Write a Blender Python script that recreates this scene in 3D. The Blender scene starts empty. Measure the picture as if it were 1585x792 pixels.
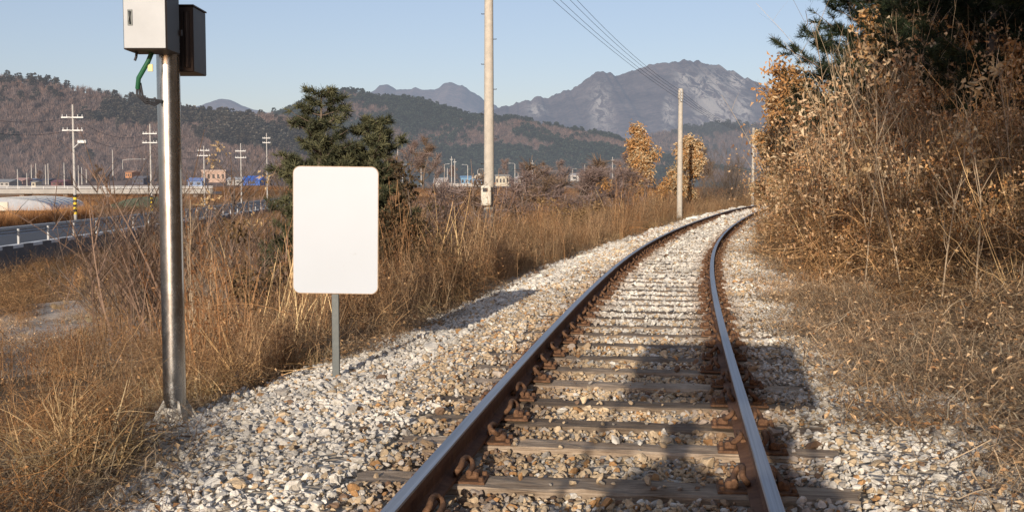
import bpy, math, random
import numpy as np
from mathutils import Vector, Matrix

RNG = np.random.default_rng(7)
random.seed(7)
SC = bpy.context.scene
COL = SC.collection
PI = math.pi
SUN_AZ, SUN_EL = math.radians(12.5), math.radians(13.2)   # travel direction of the light, right of straight ahead

# ------------------------------------------------------------------ camera model (metres, z = 0 on the rail heads)
F_PX, PITCH, CAM_H = 1686.7, 0.06374, 1.2593

def ray(px, py):
    a, b = (px - 792.5) / F_PX, -(py - 396) / F_PX
    c, s = math.cos(PITCH), math.sin(PITCH)
    return np.array([a, c + b * s, -s + b * c])

def atz(px, py, z):
    d = ray(px, py); return np.array([0, 0, CAM_H]) + d * (z - CAM_H) / d[2]

def aty(px, py, Y):
    d = ray(px, py); return np.array([0, 0, CAM_H]) + d * Y / d[1]

# ------------------------------------------------------------------ track centre line
_T = np.arange(-60, 460, 0.25)
_k = np.interp(_T, [0, 20, 45, 75, 200], [0, .00451, .0006, .0048, .0052]); _k[_T < 0] = 0; _k[_T > 150] = 0
_i0 = int(np.argmin(abs(_T)))
_th = np.cumsum(_k) * .25; _th = _th - _th[_i0] + .14637
_cx = np.cumsum(np.sin(_th)) * .25; _cx += -.343 - _cx[_i0]
_cy = np.cumsum(np.cos(_th)) * .25; _cy -= _cy[_i0]

def TS(t, s):
    t = np.asarray(t, float); s = np.asarray(s, float)
    th = np.interp(t, _T, _th)
    return np.interp(t, _T, _cx) + s * np.cos(th), np.interp(t, _T, _cy) - s * np.sin(th), th

def inv_ts(x, y):
    x = np.atleast_1d(np.asarray(x, float)); y = np.atleast_1d(np.asarray(y, float))
    out_t = np.empty(len(x)); out_s = np.empty(len(x))
    for a in range(0, len(x), 4000):
        X, Y = x[a:a + 4000], y[a:a + 4000]
        d = (X[:, None] - _cx[None, ::2]) ** 2 + (Y[:, None] - _cy[None, ::2]) ** 2
        i = d.argmin(1) * 2
        out_t[a:a + 4000] = _T[i]
        out_s[a:a + 4000] = (X - _cx[i]) * np.cos(_th[i]) - (Y - _cy[i]) * np.sin(_th[i])
    return out_t, out_s

# ------------------------------------------------------------------ smooth value noise
_NT = RNG.random((64, 64))
def vnoise(x, y, sc=1.0):
    x = np.asarray(x) * sc; y = np.asarray(y) * sc
    xi = np.floor(x).astype(int); yi = np.floor(y).astype(int)
    fx = x - xi; fy = y - yi
    fx = fx * fx * (3 - 2 * fx); fy = fy * fy * (3 - 2 * fy)
    g = lambda a, b: _NT[a % 64, b % 64]
    return (g(xi, yi) * (1 - fx) + g(xi + 1, yi) * fx) * (1 - fy) + (g(xi, yi + 1) * (1 - fx) + g(xi + 1, yi + 1) * fx) * fy
def fbm(x, y, sc=1.0, o=4):
    r = 0; a = .5
    for i in range(o):
        r = r + a * vnoise(np.asarray(x) + 17.3 * i, np.asarray(y) - 9.1 * i, sc * 2 ** i); a *= .5
    return r
def sstep(a, b, x):
    t = np.clip((np.asarray(x, float) - a) / (b - a), 0, 1); return t * t * (3 - 2 * t)

# ------------------------------------------------------------------ ground height
def road_near_x(y): return -18.25 - .0838 * np.asarray(y, float)
def z_left(s):
    return np.interp(s, [-60, -22, -12, -8, -6, -4, -3.2, -2.4, -1.4, 0], [-2.8, -2.7, -2.2, -1.7, -1.3, -.74, -.42, -.31, -.20, -.22])
def z_right(t, s):
    s = s - np.interp(t, [0, 8, 13, 20], [.75, .55, .1, 0]) * sstep(1.6, 2.8, s)
    return np.interp(s, [0, 1.4, 2.0, 2.8, 3.6, 4.6, 6.5, 10, 20, 45], [-.22, -.20, -.25, -.1, .35, 1.1, 2.3, 4.6, 11, 25])
def ground_z(t, s, x=None, y=None):
    t = np.asarray(t, float); s = np.asarray(s, float)
    zl = z_left(s) + (fbm(t, s, .35) - .47) * np.interp(-s, [2.4, 4, 8], [0, .25, .5])
    zr = z_right(t, s) + (fbm(t + 50, s, .4) - .47) * np.interp(s, [2, 3.4, 8], [.05, .7, 1.6])
    return np.where(s < 0, zl, zr)
def EL(t): return np.interp(t, [3, 5, 6.5, 7.7, 9.5, 12, 18, 25, 35, 60], [-2.0, -2.25, -2.75, -3.25, -2.7, -2.35, -2.4, -2.15, -1.95, -2.0])
def ER(t): return np.interp(t, [4, 9, 12, 18, 40, 60], [4.5, 4.0, 3.3, 2.5, 2.05, 1.85])
def field_z(x, y):
    x = np.asarray(x, float); y = np.asarray(y, float)
    lowf = -2.75 + np.clip((y - 60) * .006, 0, 2.4)
    high = -1.62 + np.clip((y - 130) * .0052, 0, 1.6)
    w = sstep(0.2, 1.0, (road_near_x(y) - x) )
    return lowf * (1 - w) + high * w + (fbm(x, y, .03) - .47) * .5 * sstep(5, 25, np.abs(x - road_near_x(y) + 6))

# ------------------------------------------------------------------ geometry buffer
class G:
    def __init__(s): s.V = []; s.n = 0; s.Q = []; s.T = []; s.CQ = []; s.CT = []; s.MQ = []; s.MT = []; s.SQ = []; s.ST = []
    def add(s, V, F, C=(1, 1, 1), m=0, smooth=False):
        V = np.asarray(V, float).reshape(-1, 3); F = np.asarray(F, int)
        if len(F) == 0: return s
        C = np.broadcast_to(np.asarray(C, float), (len(F), 3)); M = np.full(len(F), m); S = np.full(len(F), smooth)
        s.V.append(V)
        if F.shape[1] == 4: s.Q.append(F + s.n); s.CQ.append(C); s.MQ.append(M); s.SQ.append(S)
        else: s.T.append(F + s.n); s.CT.append(C); s.MT.append(M); s.ST.append(S)
        s.n += len(V); return s
    def ribbons(s, P, W, side, C, m=0):
        N, K, _ = P.shape
        off = side[:, None, :] * (W * .5)[..., None]
        V = np.stack([P - off, P + off], 2).reshape(-1, 3)
        base = (np.arange(N) * K * 2)[:, None] + (np.arange(K - 1) * 2)[None]
        F = np.stack([base, base + 1, base + 3, base + 2], -1).reshape(-1, 4)
        return s.add(V, F, np.repeat(np.broadcast_to(C, (N, 3)), K - 1, 0), m)
    def leaves(s, c, d, nrm, L, Wd, C, fold=.3, m=0):
        d = unit(d); side = unit(np.cross(d, nrm)); up = np.cross(side, d)
        L = np.broadcast_to(L, len(c))[:, None]; Wd = np.broadcast_to(Wd, len(c))[:, None]
        a = c; b = c + d * L * .45 + side * Wd * .5 + up * Wd * fold; e = c + d * L * .45 - side * Wd * .5 + up * Wd * fold
        tip = c + d * L + up * L * RNG.uniform(-.25, .15, (len(c), 1))
        V = np.stack([a, b, tip, e], 1).reshape(-1, 3); i = np.arange(len(c)) * 4
        F = np.concatenate([np.stack([i, i + 1, i + 2], 1), np.stack([i, i + 2, i + 3], 1)])
        return s.add(V, F, np.concatenate([np.broadcast_to(C, (len(c), 3))] * 2), m)
    def tube(s, path, rad, n=6, C=(1, 1, 1), m=0, cap=True, smooth=True):
        path = np.asarray(path, float); K = len(path); rad = np.broadcast_to(np.asarray(rad, float), K)
        tan = np.gradient(path, axis=0); tan = unit(tan)
        ref = np.array([0, 0, 1.]) if abs(tan[0][2]) < .9 else np.array([1., 0, 0])
        u = unit(np.cross(np.broadcast_to(ref, tan.shape), tan) + 1e-9); v = np.cross(tan, u)
        a = np.arange(n) * 2 * PI / n
        V = path[:, None] + rad[:, None, None] * (np.cos(a)[None, :, None] * u[:, None] + np.sin(a)[None, :, None] * v[:, None])
        i = np.arange(K - 1)[:, None] * n; j = np.arange(n)[None]; j2 = (j + 1) % n
        F = np.stack([i + j, i + j2, i + n + j2, i + n + j], -1).reshape(-1, 4)
        s.add(V.reshape(-1, 3), F, C, m, smooth)
        if cap:
            for k, rv in ((0, True), (K - 1, False)):
                W = np.vstack([V[k], path[k][None]]); f = np.stack([np.arange(n), (np.arange(n) + 1) % n, np.full(n, n)], 1)
                s.add(W, f[:, ::-1] if rv else f, C, m)
        return s
    def box(s, c, size, rz=0, C=(1, 1, 1), m=0, bev=0, rot=None):
        c = np.asarray(c, float); h = np.asarray(size, float) / 2
        if bev > 0:
            b = min(bev, h.min() * .45); V = []
            for sx in (-1, 1):
                for sy in (-1, 1):
                    for sz in (-1, 1):
                        V += [[sx * (h[0] - b), sy * (h[1] - b), sz * h[2]], [sx * (h[0] - b), sy * h[1], sz * (h[2] - b)], [sx * h[0], sy * (h[1] - b), sz * (h[2] - b)]]
            V = np.array(V); ix = lambda x, y, z, k: ((x * 2 + y) * 2 + z) * 3 + k
            Q = []; T = []
            for z in (0, 1): q = [ix(0, 0, z, 0), ix(1, 0, z, 0), ix(1, 1, z, 0), ix(0, 1, z, 0)]; Q.append(q if z else q[::-1])
            for y in (0, 1): q = [ix(0, y, 0, 1), ix(1, y, 0, 1), ix(1, y, 1, 1), ix(0, y, 1, 1)]; Q.append(q[::-1] if y else q)
            for x in (0, 1): q = [ix(x, 0, 0, 2), ix(x, 1, 0, 2), ix(x, 1, 1, 2), ix(x, 0, 1, 2)]; Q.append(q if x else q[::-1])
            for y in (0, 1):
                for z in (0, 1): q = [ix(0, y, z, 0), ix(1, y, z, 0), ix(1, y, z, 1), ix(0, y, z, 1)]; Q.append(q if (y == z) == False else q[::-1])
            for x in (0, 1):
                for z in (0, 1): q = [ix(x, 0, z, 0), ix(x, 1, z, 0), ix(x, 1, z, 2), ix(x, 0, z, 2)]; Q.append(q if (x == z) else q[::-1])
            for x in (0, 1):
                for y in (0, 1): q = [ix(x, y, 0, 1), ix(x, y, 1, 1), ix(x, y, 1, 2), ix(x, y, 0, 2)]; Q.append(q if (x == y) == False else q[::-1])
            for x in (0, 1):
                for y in (0, 1):
                    for z in (0, 1): T.append([ix(x, y, z, 0), ix(x, y, z, 1), ix(x, y, z, 2)])
        else:
            V = np.array([[x, y, z] for x in (-h[0], h[0]) for y in (-h[1], h[1]) for z in (-h[2], h[2])])
            Q = [[0, 1, 3, 2], [4, 6, 7, 5], [0, 4, 5, 1], [2, 3, 7, 6], [0, 2, 6, 4], [1, 5, 7, 3]]; T = []
        R = np.array(rot) if rot is not None else np.array([[math.cos(rz), -math.sin(rz), 0], [math.sin(rz), math.cos(rz), 0], [0, 0, 1]])
        V = V @ R.T + c
        s.add(V, Q, C, m)
        if T: s.add(V, T, C, m)
        return s
    def prism(s, poly, y0, y1, C=(1, 1, 1), m=0):   # poly in xz, extruded along y
        n = len(poly); P = np.asarray(poly, float)
        V = np.vstack([np.c_[P[:, 0], np.full(n, y0), P[:, 1]], np.c_[P[:, 0], np.full(n, y1), P[:, 1]]])
        j = np.arange(n); j2 = (j + 1) % n
        s.add(V, np.stack([j, j2, j2 + n, j + n], 1), C, m)
        for o, rv in ((0, 0), (n, 1)):
            ce = V[o:o + n].mean(0)[None]; f = np.stack([j, j2, np.full(n, n)], 1)
            s.add(np.vstack([V[o:o + n], ce]), f if rv else f[:, ::-1], C, m)
        return s
    def mesh(s, name, mats):
        me = bpy.data.meshes.new(name)
        V = np.concatenate(s.V).astype(np.float32) if s.V else np.zeros((0, 3), np.float32)
        Q = np.concatenate(s.Q) if s.Q else np.zeros((0, 4), int); T = np.concatenate(s.T) if s.T else np.zeros((0, 3), int)
        nq, nt = len(Q), len(T)
        me.vertices.add(len(V)); me.vertices.foreach_set('co', V.ravel())
        me.loops.add(nq * 4 + nt * 3); me.loops.foreach_set('vertex_index', np.concatenate([Q.ravel(), T.ravel()]).astype(np.int32))
        me.polygons.add(nq + nt)
        st = np.concatenate([np.arange(nq) * 4, nq * 4 + np.arange(nt) * 3]).astype(np.int32)
        me.polygons.foreach_set('loop_start', st)
        try: me.polygons.foreach_set('loop_total', np.concatenate([np.full(nq, 4), np.full(nt, 3)]).astype(np.int32))
        except Exception: pass
        cat = lambda a, b: np.concatenate([*a, *b]) if (a or b) else np.zeros(0)
        me.polygons.foreach_set('material_index', cat(s.MQ, s.MT).astype(np.int32))
        me.polygons.foreach_set('use_smooth', cat(s.SQ, s.ST).astype(bool))
        C = cat(s.CQ, s.CT)
        if len(C):
            a = me.attributes.new('col', 'FLOAT_COLOR', 'FACE'); a.data.foreach_set('color', np.c_[C, np.ones(len(C))].astype(np.float32).ravel())
        for m in (mats if isinstance(mats, (list, tuple)) else [mats]): me.materials.append(m)
        me.update(calc_edges=True); me.validate()
        return me

def unit(v):
    v = np.asarray(v, float); return v / np.maximum(np.linalg.norm(v, axis=-1, keepdims=True), 1e-9)
def rdir(n): return unit(RNG.normal(size=(n, 3)))

# ------------------------------------------------------------------ objects
def tag(o, label=None, cat=None, group=None, kind=None):
    if label: o['label'] = label
    if cat: o['category'] = cat
    if group: o['group'] = group
    if kind: o['kind'] = kind
    return o
def link(name, data, parent=None, loc=None, rz=None):
    o = bpy.data.objects.new(name, data); COL.objects.link(o)
    if parent is not None: o.parent = parent
    if loc is not None: o.location = [float(v) for v in loc]
    if rz is not None: o.rotation_euler = (0, 0, float(rz))
    return o
def obj(name, g, mats, parent=None, loc=None, rz=None): return link(name, g.mesh(name, mats), parent, loc, rz)
def thing(name, label, cat, loc=(0, 0, 0), rz=0, group=None): return tag(link(name, None, None, loc, rz), label, cat, group)
def dup(root, loc, rz=0, scale=None, label=None):
    r = root.copy(); COL.objects.link(r); r.location = [float(v) for v in loc]; r.rotation_euler = (0, 0, float(rz))
    if scale: r.scale = (scale,) * 3 if not hasattr(scale, '__len__') else scale
    if label: r['label'] = label
    for ch in list(root.children):
        c = ch.copy(); COL.objects.link(c); c.parent = r
        for gch in list(ch.children):
            d = gch.copy(); COL.objects.link(d); d.parent = c
    return r

# ------------------------------------------------------------------ materials
def newmat(name):
    m = bpy.data.materials.new(name); m.use_nodes = True; nt = m.node_tree; nt.nodes.clear()
    return m, nt, nt.nodes.new
def rgb(c): return (c[0], c[1], c[2], 1)
def ramp(nt, fac, stops):
    r = nt.nodes.new('ShaderNodeValToRGB'); nt.links.new(fac, r.inputs[0]); e = r.color_ramp.elements
    while len(e) < len(stops): e.new(.5)
    for k, (p, c) in enumerate(stops): e[k].position = p; e[k].color = rgb(c)
    return r.outputs[0]
def noise(nt, scale, detail=5, rough=.6, vec=None, dist=0):
    n = nt.nodes.new('ShaderNodeTexNoise'); n.inputs['Scale'].default_value = scale; n.inputs['Detail'].default_value = detail
    n.inputs['Roughness'].default_value = rough; n.inputs['Distortion'].default_value = dist
    if vec is not None: nt.links.new(vec, n.inputs['Vector'])
    return n.outputs['Fac']
def pos(nt): return nt.nodes.new('ShaderNodeNewGeometry').outputs['Position']
def scaled(nt, vec, sc):
    v = nt.nodes.new('ShaderNodeVectorMath'); v.operation = 'MULTIPLY'; nt.links.new(vec, v.inputs[0]); v.inputs[1].default_value = sc; return v.outputs[0]
def mixc(nt, f, a, b, mode='MIX'):
    m = nt.nodes.new('ShaderNodeMix'); m.data_type = 'RGBA'; m.blend_type = mode
    for i, x in ((0, f), (6, a), (7, b)):
        if isinstance(x, bpy.types.NodeSocket): nt.links.new(x, m.inputs[i])
        elif i == 0: m.inputs[0].default_value = x
        else: m.inputs[i].default_value = rgb(x)
    return m.outputs[2]
def finish(m, nt, color, rough=.8, metal=0, bump=None, bstr=.3, bdist=.02, haze_glow=None, spec=.3, transl=0):
    b = nt.nodes.new('ShaderNodeBsdfPrincipled')
    for k, x in (('Base Color', color), ('Roughness', rough), ('Metallic', metal)):
        if isinstance(x, bpy.types.NodeSocket): nt.links.new(x, b.inputs[k])
        else: b.inputs[k].default_value = rgb(x) if k == 'Base Color' else x
    b.inputs['Specular IOR Level'].default_value = spec
    if bump is not None:
        bp = nt.nodes.new('ShaderNodeBump'); bp.inputs['Strength'].default_value = bstr; bp.inputs['Distance'].default_value = bdist
        nt.links.new(bump, bp.inputs['Height']); nt.links.new(bp.outputs[0], b.inputs['Normal'])
    sh = b.outputs[0]
    if transl:
        tr = nt.nodes.new('ShaderNodeBsdfTranslucent'); mx = nt.nodes.new('ShaderNodeMixShader'); mx.inputs[0].default_value = transl
        if isinstance(color, bpy.types.NodeSocket): nt.links.new(color, tr.inputs[0])
        else: tr.inputs[0].default_value = rgb(color)
        nt.links.new(sh, mx.inputs[1]); nt.links.new(tr.outputs[0], mx.inputs[2]); sh = mx.outputs[0]
    if haze_glow:
        em = nt.nodes.new('ShaderNodeEmission'); em.inputs[0].default_value = rgb(haze_glow[1]); mx = nt.nodes.new('ShaderNodeMixShader'); mx.inputs[0].default_value = haze_glow[0]
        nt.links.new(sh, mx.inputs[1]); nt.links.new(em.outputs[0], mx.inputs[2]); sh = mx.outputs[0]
    o = nt.nodes.new('ShaderNodeOutputMaterial'); nt.links.new(sh, o.inputs[0]); return m
HAZE_GLOW = (.37, .46, .60)  # aerial perspective painted in: bluish emission mixed into far materials
def plain(name, c, rough=.7, metal=0, var=.18, scale=6, bump=0, haze_glow=0, spec=.3, obj_coord=False):
    m, nt, N = newmat(name)
    v = N('ShaderNodeTexCoord').outputs['Object'] if obj_coord else pos(nt)
    n = noise(nt, scale, 6, .65, v)
    col = ramp(nt, n, [(.3, [x * (1 - var) for x in c]), (.7, [min(1, x * (1 + var)) for x in c])])
    return finish(m, nt, col, rough, metal, n if bump else None, bump, .01, (haze_glow, HAZE_GLOW) if haze_glow else None, spec)
def plant_mat(name, inst=False, transl=.15, haze_glow=0, mul=(1, 1, 1), hz=HAZE_GLOW):
    m, nt, N = newmat(name)
    a = N('ShaderNodeAttribute'); a.attribute_name = 'col'; c = a.outputs['Color']
    if inst:
        b = N('ShaderNodeAttribute'); b.attribute_type = 'INSTANCER'; b.attribute_name = 'tint'
        c = mixc(nt, 1.0, c, b.outputs['Vector'], 'MULTIPLY')
    if mul != (1, 1, 1): c = mixc(nt, 1.0, c, mul, 'MULTIPLY')
    return finish(m, nt, c, .75, 0, haze_glow=(haze_glow, hz) if haze_glow else None, spec=.15, transl=transl)

M = {}
M['plant'] = plant_mat('dry_plant', mul=(1.0, 1.02, 1.06)); M['plant_i'] = plant_mat('dry_plant_scattered', True, mul=(1.30, 1.35, 1.40))
M['bark'] = plain('bark', (.14, .105, .08), .9, var=.4, scale=14, bump=.6)
M['palebark'] = plain('pale_bark', (.36, .27, .18), .85, var=.3, scale=20)
M['needle'] = plant_mat('pine_needles', transl=.05)
def m_stone():
    m, nt, N = newmat('ballast_stone')
    b = N('ShaderNodeAttribute'); b.attribute_type = 'INSTANCER'; b.attribute_name = 'tint'
    n = noise(nt, 30, 5, .7, pos(nt))
    v = ramp(nt, n, [(.3, (.62, .58, .53)), (.68, (1.12, 1.1, 1.08))])
    c = mixc(nt, 1.0, b.outputs['Vector'], v, 'MULTIPLY')
    return finish(m, nt, c, .85, 0, noise(nt, 60, 4, .6, pos(nt)), .4, .01)
M['stone'] = m_stone()
def m_bed():
    m, nt, N = newmat('ballast_bed'); p = pos(nt)
    vo = N('ShaderNodeTexVoronoi'); vo.inputs['Scale'].default_value = 16; nt.links.new(p, vo.inputs['Vector'])
    sepc = ramp(nt, vo.outputs['Color'], [(.2, (.28, .22, .155)), (.5, (.42, .36, .28)), (.8, (.54, .49, .42))])
    return finish(m, nt, sepc, .95, 0, vo.outputs['Distance'], .9, .05)
M['bed'] = m_bed()
def m_soil(name, a, b, c, sc=1.5, fine=25, haze_glow=0):
    m, nt, N = newmat(name); p = pos(nt)
    n1 = noise(nt, sc, 6, .7, p); n2 = noise(nt, fine, 5, .7, p)
    col = mixc(nt, .5, ramp(nt, n1, [(.35, a), (.5, b), (.65, c)]), ramp(nt, n2, [(.35, a), (.5, b), (.65, c)]))
    return finish(m, nt, col, .95, 0, n2, .8, .06, (haze_glow, HAZE_GLOW) if haze_glow else None, .1)
M['soil'] = m_soil('litter_soil', (.06, .04, .025), (.15, .1, .06), (.24, .17, .105))
M['bank'] = m_soil('bank_soil', (.10, .07, .045), (.24, .17, .11), (.40, .30, .2))
def m_field():
    m, nt, N = newmat('fallow_field'); p = pos(nt)
    big = noise(nt, .035, 3, .5, scaled(nt, p, (1, .35, 1))); n2 = noise(nt, 6, 6, .75, p); n3 = noise(nt, .7, 5, .7, p)
    c1 = ramp(nt, big, [(.36, (.30, .18, .11)), (.46, (.40, .27, .165)), (.54, (.33, .20, .125)), (.62, (.46, .34, .22))])
    c2 = ramp(nt, n2, [(.3, (.5, .46, .43)), (.7, (1.25, 1.2, 1.15))]); c3 = ramp(nt, n3, [(.3, (.7, .67, .64)), (.7, (1.15, 1.12, 1.1))])
    c = mixc(nt, 1.0, mixc(nt, 1.0, c1, c2, 'MULTIPLY'), c3, 'MULTIPLY')
    return finish(m, nt, c, .95, 0, n2, .6, .1, spec=.1)
M['field'] = m_field()
def m_wood():
    m, nt, N = newmat('weathered_sleeper_wood'); tc = N('ShaderNodeTexCoord').outputs['Object']
    ri = N('ShaderNodeObjectInfo').outputs['Random']
    va = N('ShaderNodeVectorMath'); va.operation = 'MULTIPLY_ADD'; nt.links.new(ri, va.inputs[0]); va.inputs[1].default_value = (37, 11, 5); nt.links.new(tc, va.inputs[2]); tc = va.outputs[0]
    g = noise(nt, 3, 8, .75, scaled(nt, tc, (1.0, 20, 20)), .5); big = noise(nt, 3.2, 5, .65, tc)
    col = ramp(nt, g, [(.32, (.17, .125, .09)), (.5, (.40, .325, .25)), (.68, (.60, .51, .41))])
    col = mixc(nt, 1.0, col, ramp(nt, big, [(.3, (.45, .40, .36)), (.7, (1.2, 1.17, 1.13))]), 'MULTIPLY')
    col = mixc(nt, 1.0, col, ramp(nt, ri, [(0, (.5, .46, .42)), (.3, (.85, .82, .78)), (1, (1.15, 1.1, 1.04))]), 'MULTIPLY')
    return finish(m, nt, col, .9, 0, g, .8, .012)
M['wood'] = m_wood()
def m_rust(name, a, b, c, sc=30):
    m, nt, N = newmat(name); n = noise(nt, sc, 6, .7, pos(nt))
    return finish(m, nt, ramp(nt, n, [(.3, a), (.5, b), (.7, c)]), .85, 0, n, .5, .006)
M['rust'] = m_rust('rust', (.06, .03, .017), (.14, .07, .036), (.22, .12, .065), 40)
M['railside'] = m_rust('rail_rust', (.10, .05, .03), (.165, .08, .045), (.22, .115, .06), 12)
def m_railtop():
    m, nt, N = newmat('polished_rail_head'); p = pos(nt)
    vr = N('ShaderNodeVectorRotate'); vr.rotation_type = 'Z_AXIS'; nt.links.new(p, vr.inputs['Vector']); vr.inputs['Angle'].default_value = .155
    n = noise(nt, 1, 6, .65, scaled(nt, vr.outputs[0], (60, .5, 1)))
    return finish(m, nt, ramp(nt, n, [(.3, (.20, .20, .21)), (.7, (.50, .505, .52))]), ramp(nt, n, [(.3, (.34,) * 3), (.7, (.5,) * 3)]), .9)
M['railtop'] = m_railtop()
def m_steel():
    m, nt, N = newmat('galvanised_steel'); tc = N('ShaderNodeTexCoord').outputs['Object']
    n = noise(nt, 16, 7, .75, scaled(nt, tc, (1, 1, .5)))
    return finish(m, nt, ramp(nt, n, [(.3, (.43, .425, .41)), (.7, (.57, .565, .55))]), ramp(nt, n, [(.3, (.2,) * 3), (.7, (.31,) * 3)]), 1.0)
M['steel'] = m_steel()
M['stainless'] = plain('brushed_box_metal', (.225, .23, .235), .5, .35, .06, 5)
M['darkmetal'] = plain('dark_brown_metal', (.055, .042, .036), .45, .2, .15, 8)
M['white'] = plain('white_sign_face', (.86, .84, .81), .45, 0, .025, 5)
M['signedge'] = plain('worn_sign_edge', (.42, .30, .2), .7, 0, .3, 30)
M['signpost'] = plain('grey_green_paint', (.105, .112, .108), .5, .3, .12, 25)
M['concrete'] = plain('pole_concrete', (.47, .42, .35), .85, 0, .14, 7, .25)
M['concrete_far'] = plain('far_concrete', (.42, .40, .37), .85, 0, .1, 3)
M['wire'] = plain('wire_black', (.04, .04, .045), .6)
M['green'] = plain('green_cable_sheath', (.018, .10, .045), .5)
M['yellow'] = plain('yellow_paint', (.75, .5, .04), .6)
M['black'] = plain('black_paint', (.02, .02, .022), .6)
M['cream'] = plain('cream_plastic', (.62, .56, .46), .6, 0, .08)
M['glassdark'] = plain('dark_glass', (.05, .06, .07), .15, 0, .1)
M['asphalt'] = plain('asphalt', (.075, .078, .085), .8, 0, .15, 1.5)
M['paint'] = plain('road_paint', (.72, .72, .70), .7, 0, .12, 2)
M['wall'] = plain('retaining_wall', (.15, .14, .135), .9, 0, .25, 1.2)
M['galv'] = plain('far_galvanised', (.42, .42, .41), .5, .3, .06)
M['beam'] = plain('guardrail_beam', (.33, .33, .34), .5, .5, .1)

# ------------------------------------------------------------------ scatter: instances of clump meshes on one 'stuff' object
def scatter(name, meshes, P, R, S, T, label, cat):
    n = len(P); me = bpy.data.meshes.new(name)
    me.vertices.add(n); me.vertices.foreach_set('co', np.asarray(P, np.float32).ravel())
    for an, dat in (('rot', R), ('scl', S), ('tint', T)):
        a = me.attributes.new(an, 'FLOAT_VECTOR', 'POINT'); a.data.foreach_set('vector', np.asarray(dat, np.float32).ravel())
    a = me.attributes.new('pick', 'INT', 'POINT'); a.data.foreach_set('value', RNG.integers(0, len(meshes), n).astype(np.int32))
    ng = bpy.data.node_groups.new(name, 'GeometryNodeTree')
    ng.interface.new_socket('Geometry', in_out='INPUT', socket_type='NodeSocketGeometry'); ng.interface.new_socket('Geometry', in_out='OUTPUT', socket_type='NodeSocketGeometry')
    N = ng.nodes.new; L = ng.links.new
    gi, go = N('NodeGroupInput'), N('NodeGroupOutput')
    jn = N('GeometryNodeJoinGeometry')
    for m in meshes:
        so = bpy.data.objects.new(m.name + '_source', m)
        oi = N('GeometryNodeObjectInfo'); oi.inputs['Object'].default_value = so; oi.inputs['As Instance'].default_value = False
        ti = N('GeometryNodeGeometryToInstance'); L(oi.outputs['Geometry'], ti.inputs[0]); L(ti.outputs[0], jn.inputs[0])
    def attr(nm, tp):
        q = N('GeometryNodeInputNamedAttribute'); q.data_type = tp; q.inputs['Name'].default_value = nm; return q.outputs['Attribute']
    mp = N('GeometryNodeMeshToPoints'); L(gi.outputs[0], mp.inputs[0])
    ip = N('GeometryNodeInstanceOnPoints'); L(mp.outputs[0], ip.inputs['Points']); L(jn.outputs[0], ip.inputs['Instance'])
    ip.inputs['Pick Instance'].default_value = True; L(attr('pick', 'INT'), ip.inputs['Instance Index'])
    er = N('FunctionNodeEulerToRotation'); L(attr('rot', 'FLOAT_VECTOR'), er.inputs[0]); L(er.outputs[0], ip.inputs['Rotation'])
    L(attr('scl', 'FLOAT_VECTOR'), ip.inputs['Scale']); L(ip.outputs[0], go.inputs[0])
    o = link(name, me); md = o.modifiers.new('scatter', 'NODES'); md.node_group = ng
    return tag(o, label, cat, kind='stuff')
def rotz(n, tilt=.15): return np.c_[RNG.normal(0, tilt, n), RNG.normal(0, tilt, n), RNG.uniform(0, 2 * PI, n)]
def tintn(n, base, v=.2, hue=.06):
    k = RNG.uniform(1 - v, 1 + v, (n, 1)); h = RNG.normal(0, hue, (n, 1))
    return np.clip(np.asarray(base) * k * np.c_[1 + h, np.ones(n), 1 - h], .01, 1.6)
def spray(t0, t1, s0, s1, dens):
    n = max(1, int((t1 - t0) * (s1 - s0) * dens)); return RNG.uniform(t0, t1, n), RNG.uniform(s0, s1, n)

# ================================================================== CAMERA, LIGHT
cam_d = bpy.data.cameras.new('camera'); cam = link('camera', cam_d)
cam_d.sensor_width = 36; cam_d.lens = 36 * F_PX / 1585; cam_d.clip_start = .02; cam_d.clip_end = 20000
cam.location = (0, 0, CAM_H); cam.rotation_euler = (PI / 2 - PITCH, 0, 0); SC.camera = cam
sun_d = bpy.data.lights.new('sun', 'SUN'); sun_d.energy = 5.0; sun_d.angle = math.radians(.53); sun_d.color = (1, .90, .765)
sun = link('sun', sun_d)
sdir = Vector((math.sin(SUN_AZ) * math.cos(SUN_EL), math.cos(SUN_AZ) * math.cos(SUN_EL), -math.sin(SUN_EL)))
sun.rotation_euler = sdir.to_track_quat('-Z', 'Y').to_euler()
W = bpy.data.worlds.new('World'); SC.world = W; W.use_nodes = True; wn = W.node_tree
bg = wn.nodes['Background']; sky = wn.nodes.new('ShaderNodeTexSky'); sky.sky_type = 'NISHITA'; sky.sun_disc = False
sky.sun_elevation = SUN_EL; sky.sun_rotation = SUN_AZ + PI; sky.air_density = 1.0; sky.dust_density = 1.0; sky.ozone_density = 3.2; sky.altitude = 100
wn.links.new(mixc(wn, .3, mixc(wn, 1.0, sky.outputs[0], (1.25, .965, .91), 'MULTIPLY'), (3.35, 3.85, 4.7)), bg.inputs[0]); bg.inputs[1].default_value = .15
SC.view_settings.view_transform = 'Standard'; SC.view_settings.look = 'None'; SC.view_settings.exposure = 0
SC.render.engine = 'CYCLES'
cy = SC.cycles; cy.max_bounces = 4; cy.diffuse_bounces = 2; cy.glossy_bounces = 3; cy.transmission_bounces = 2; cy.transparent_max_bounces = 4
cy.use_denoising = True

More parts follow.
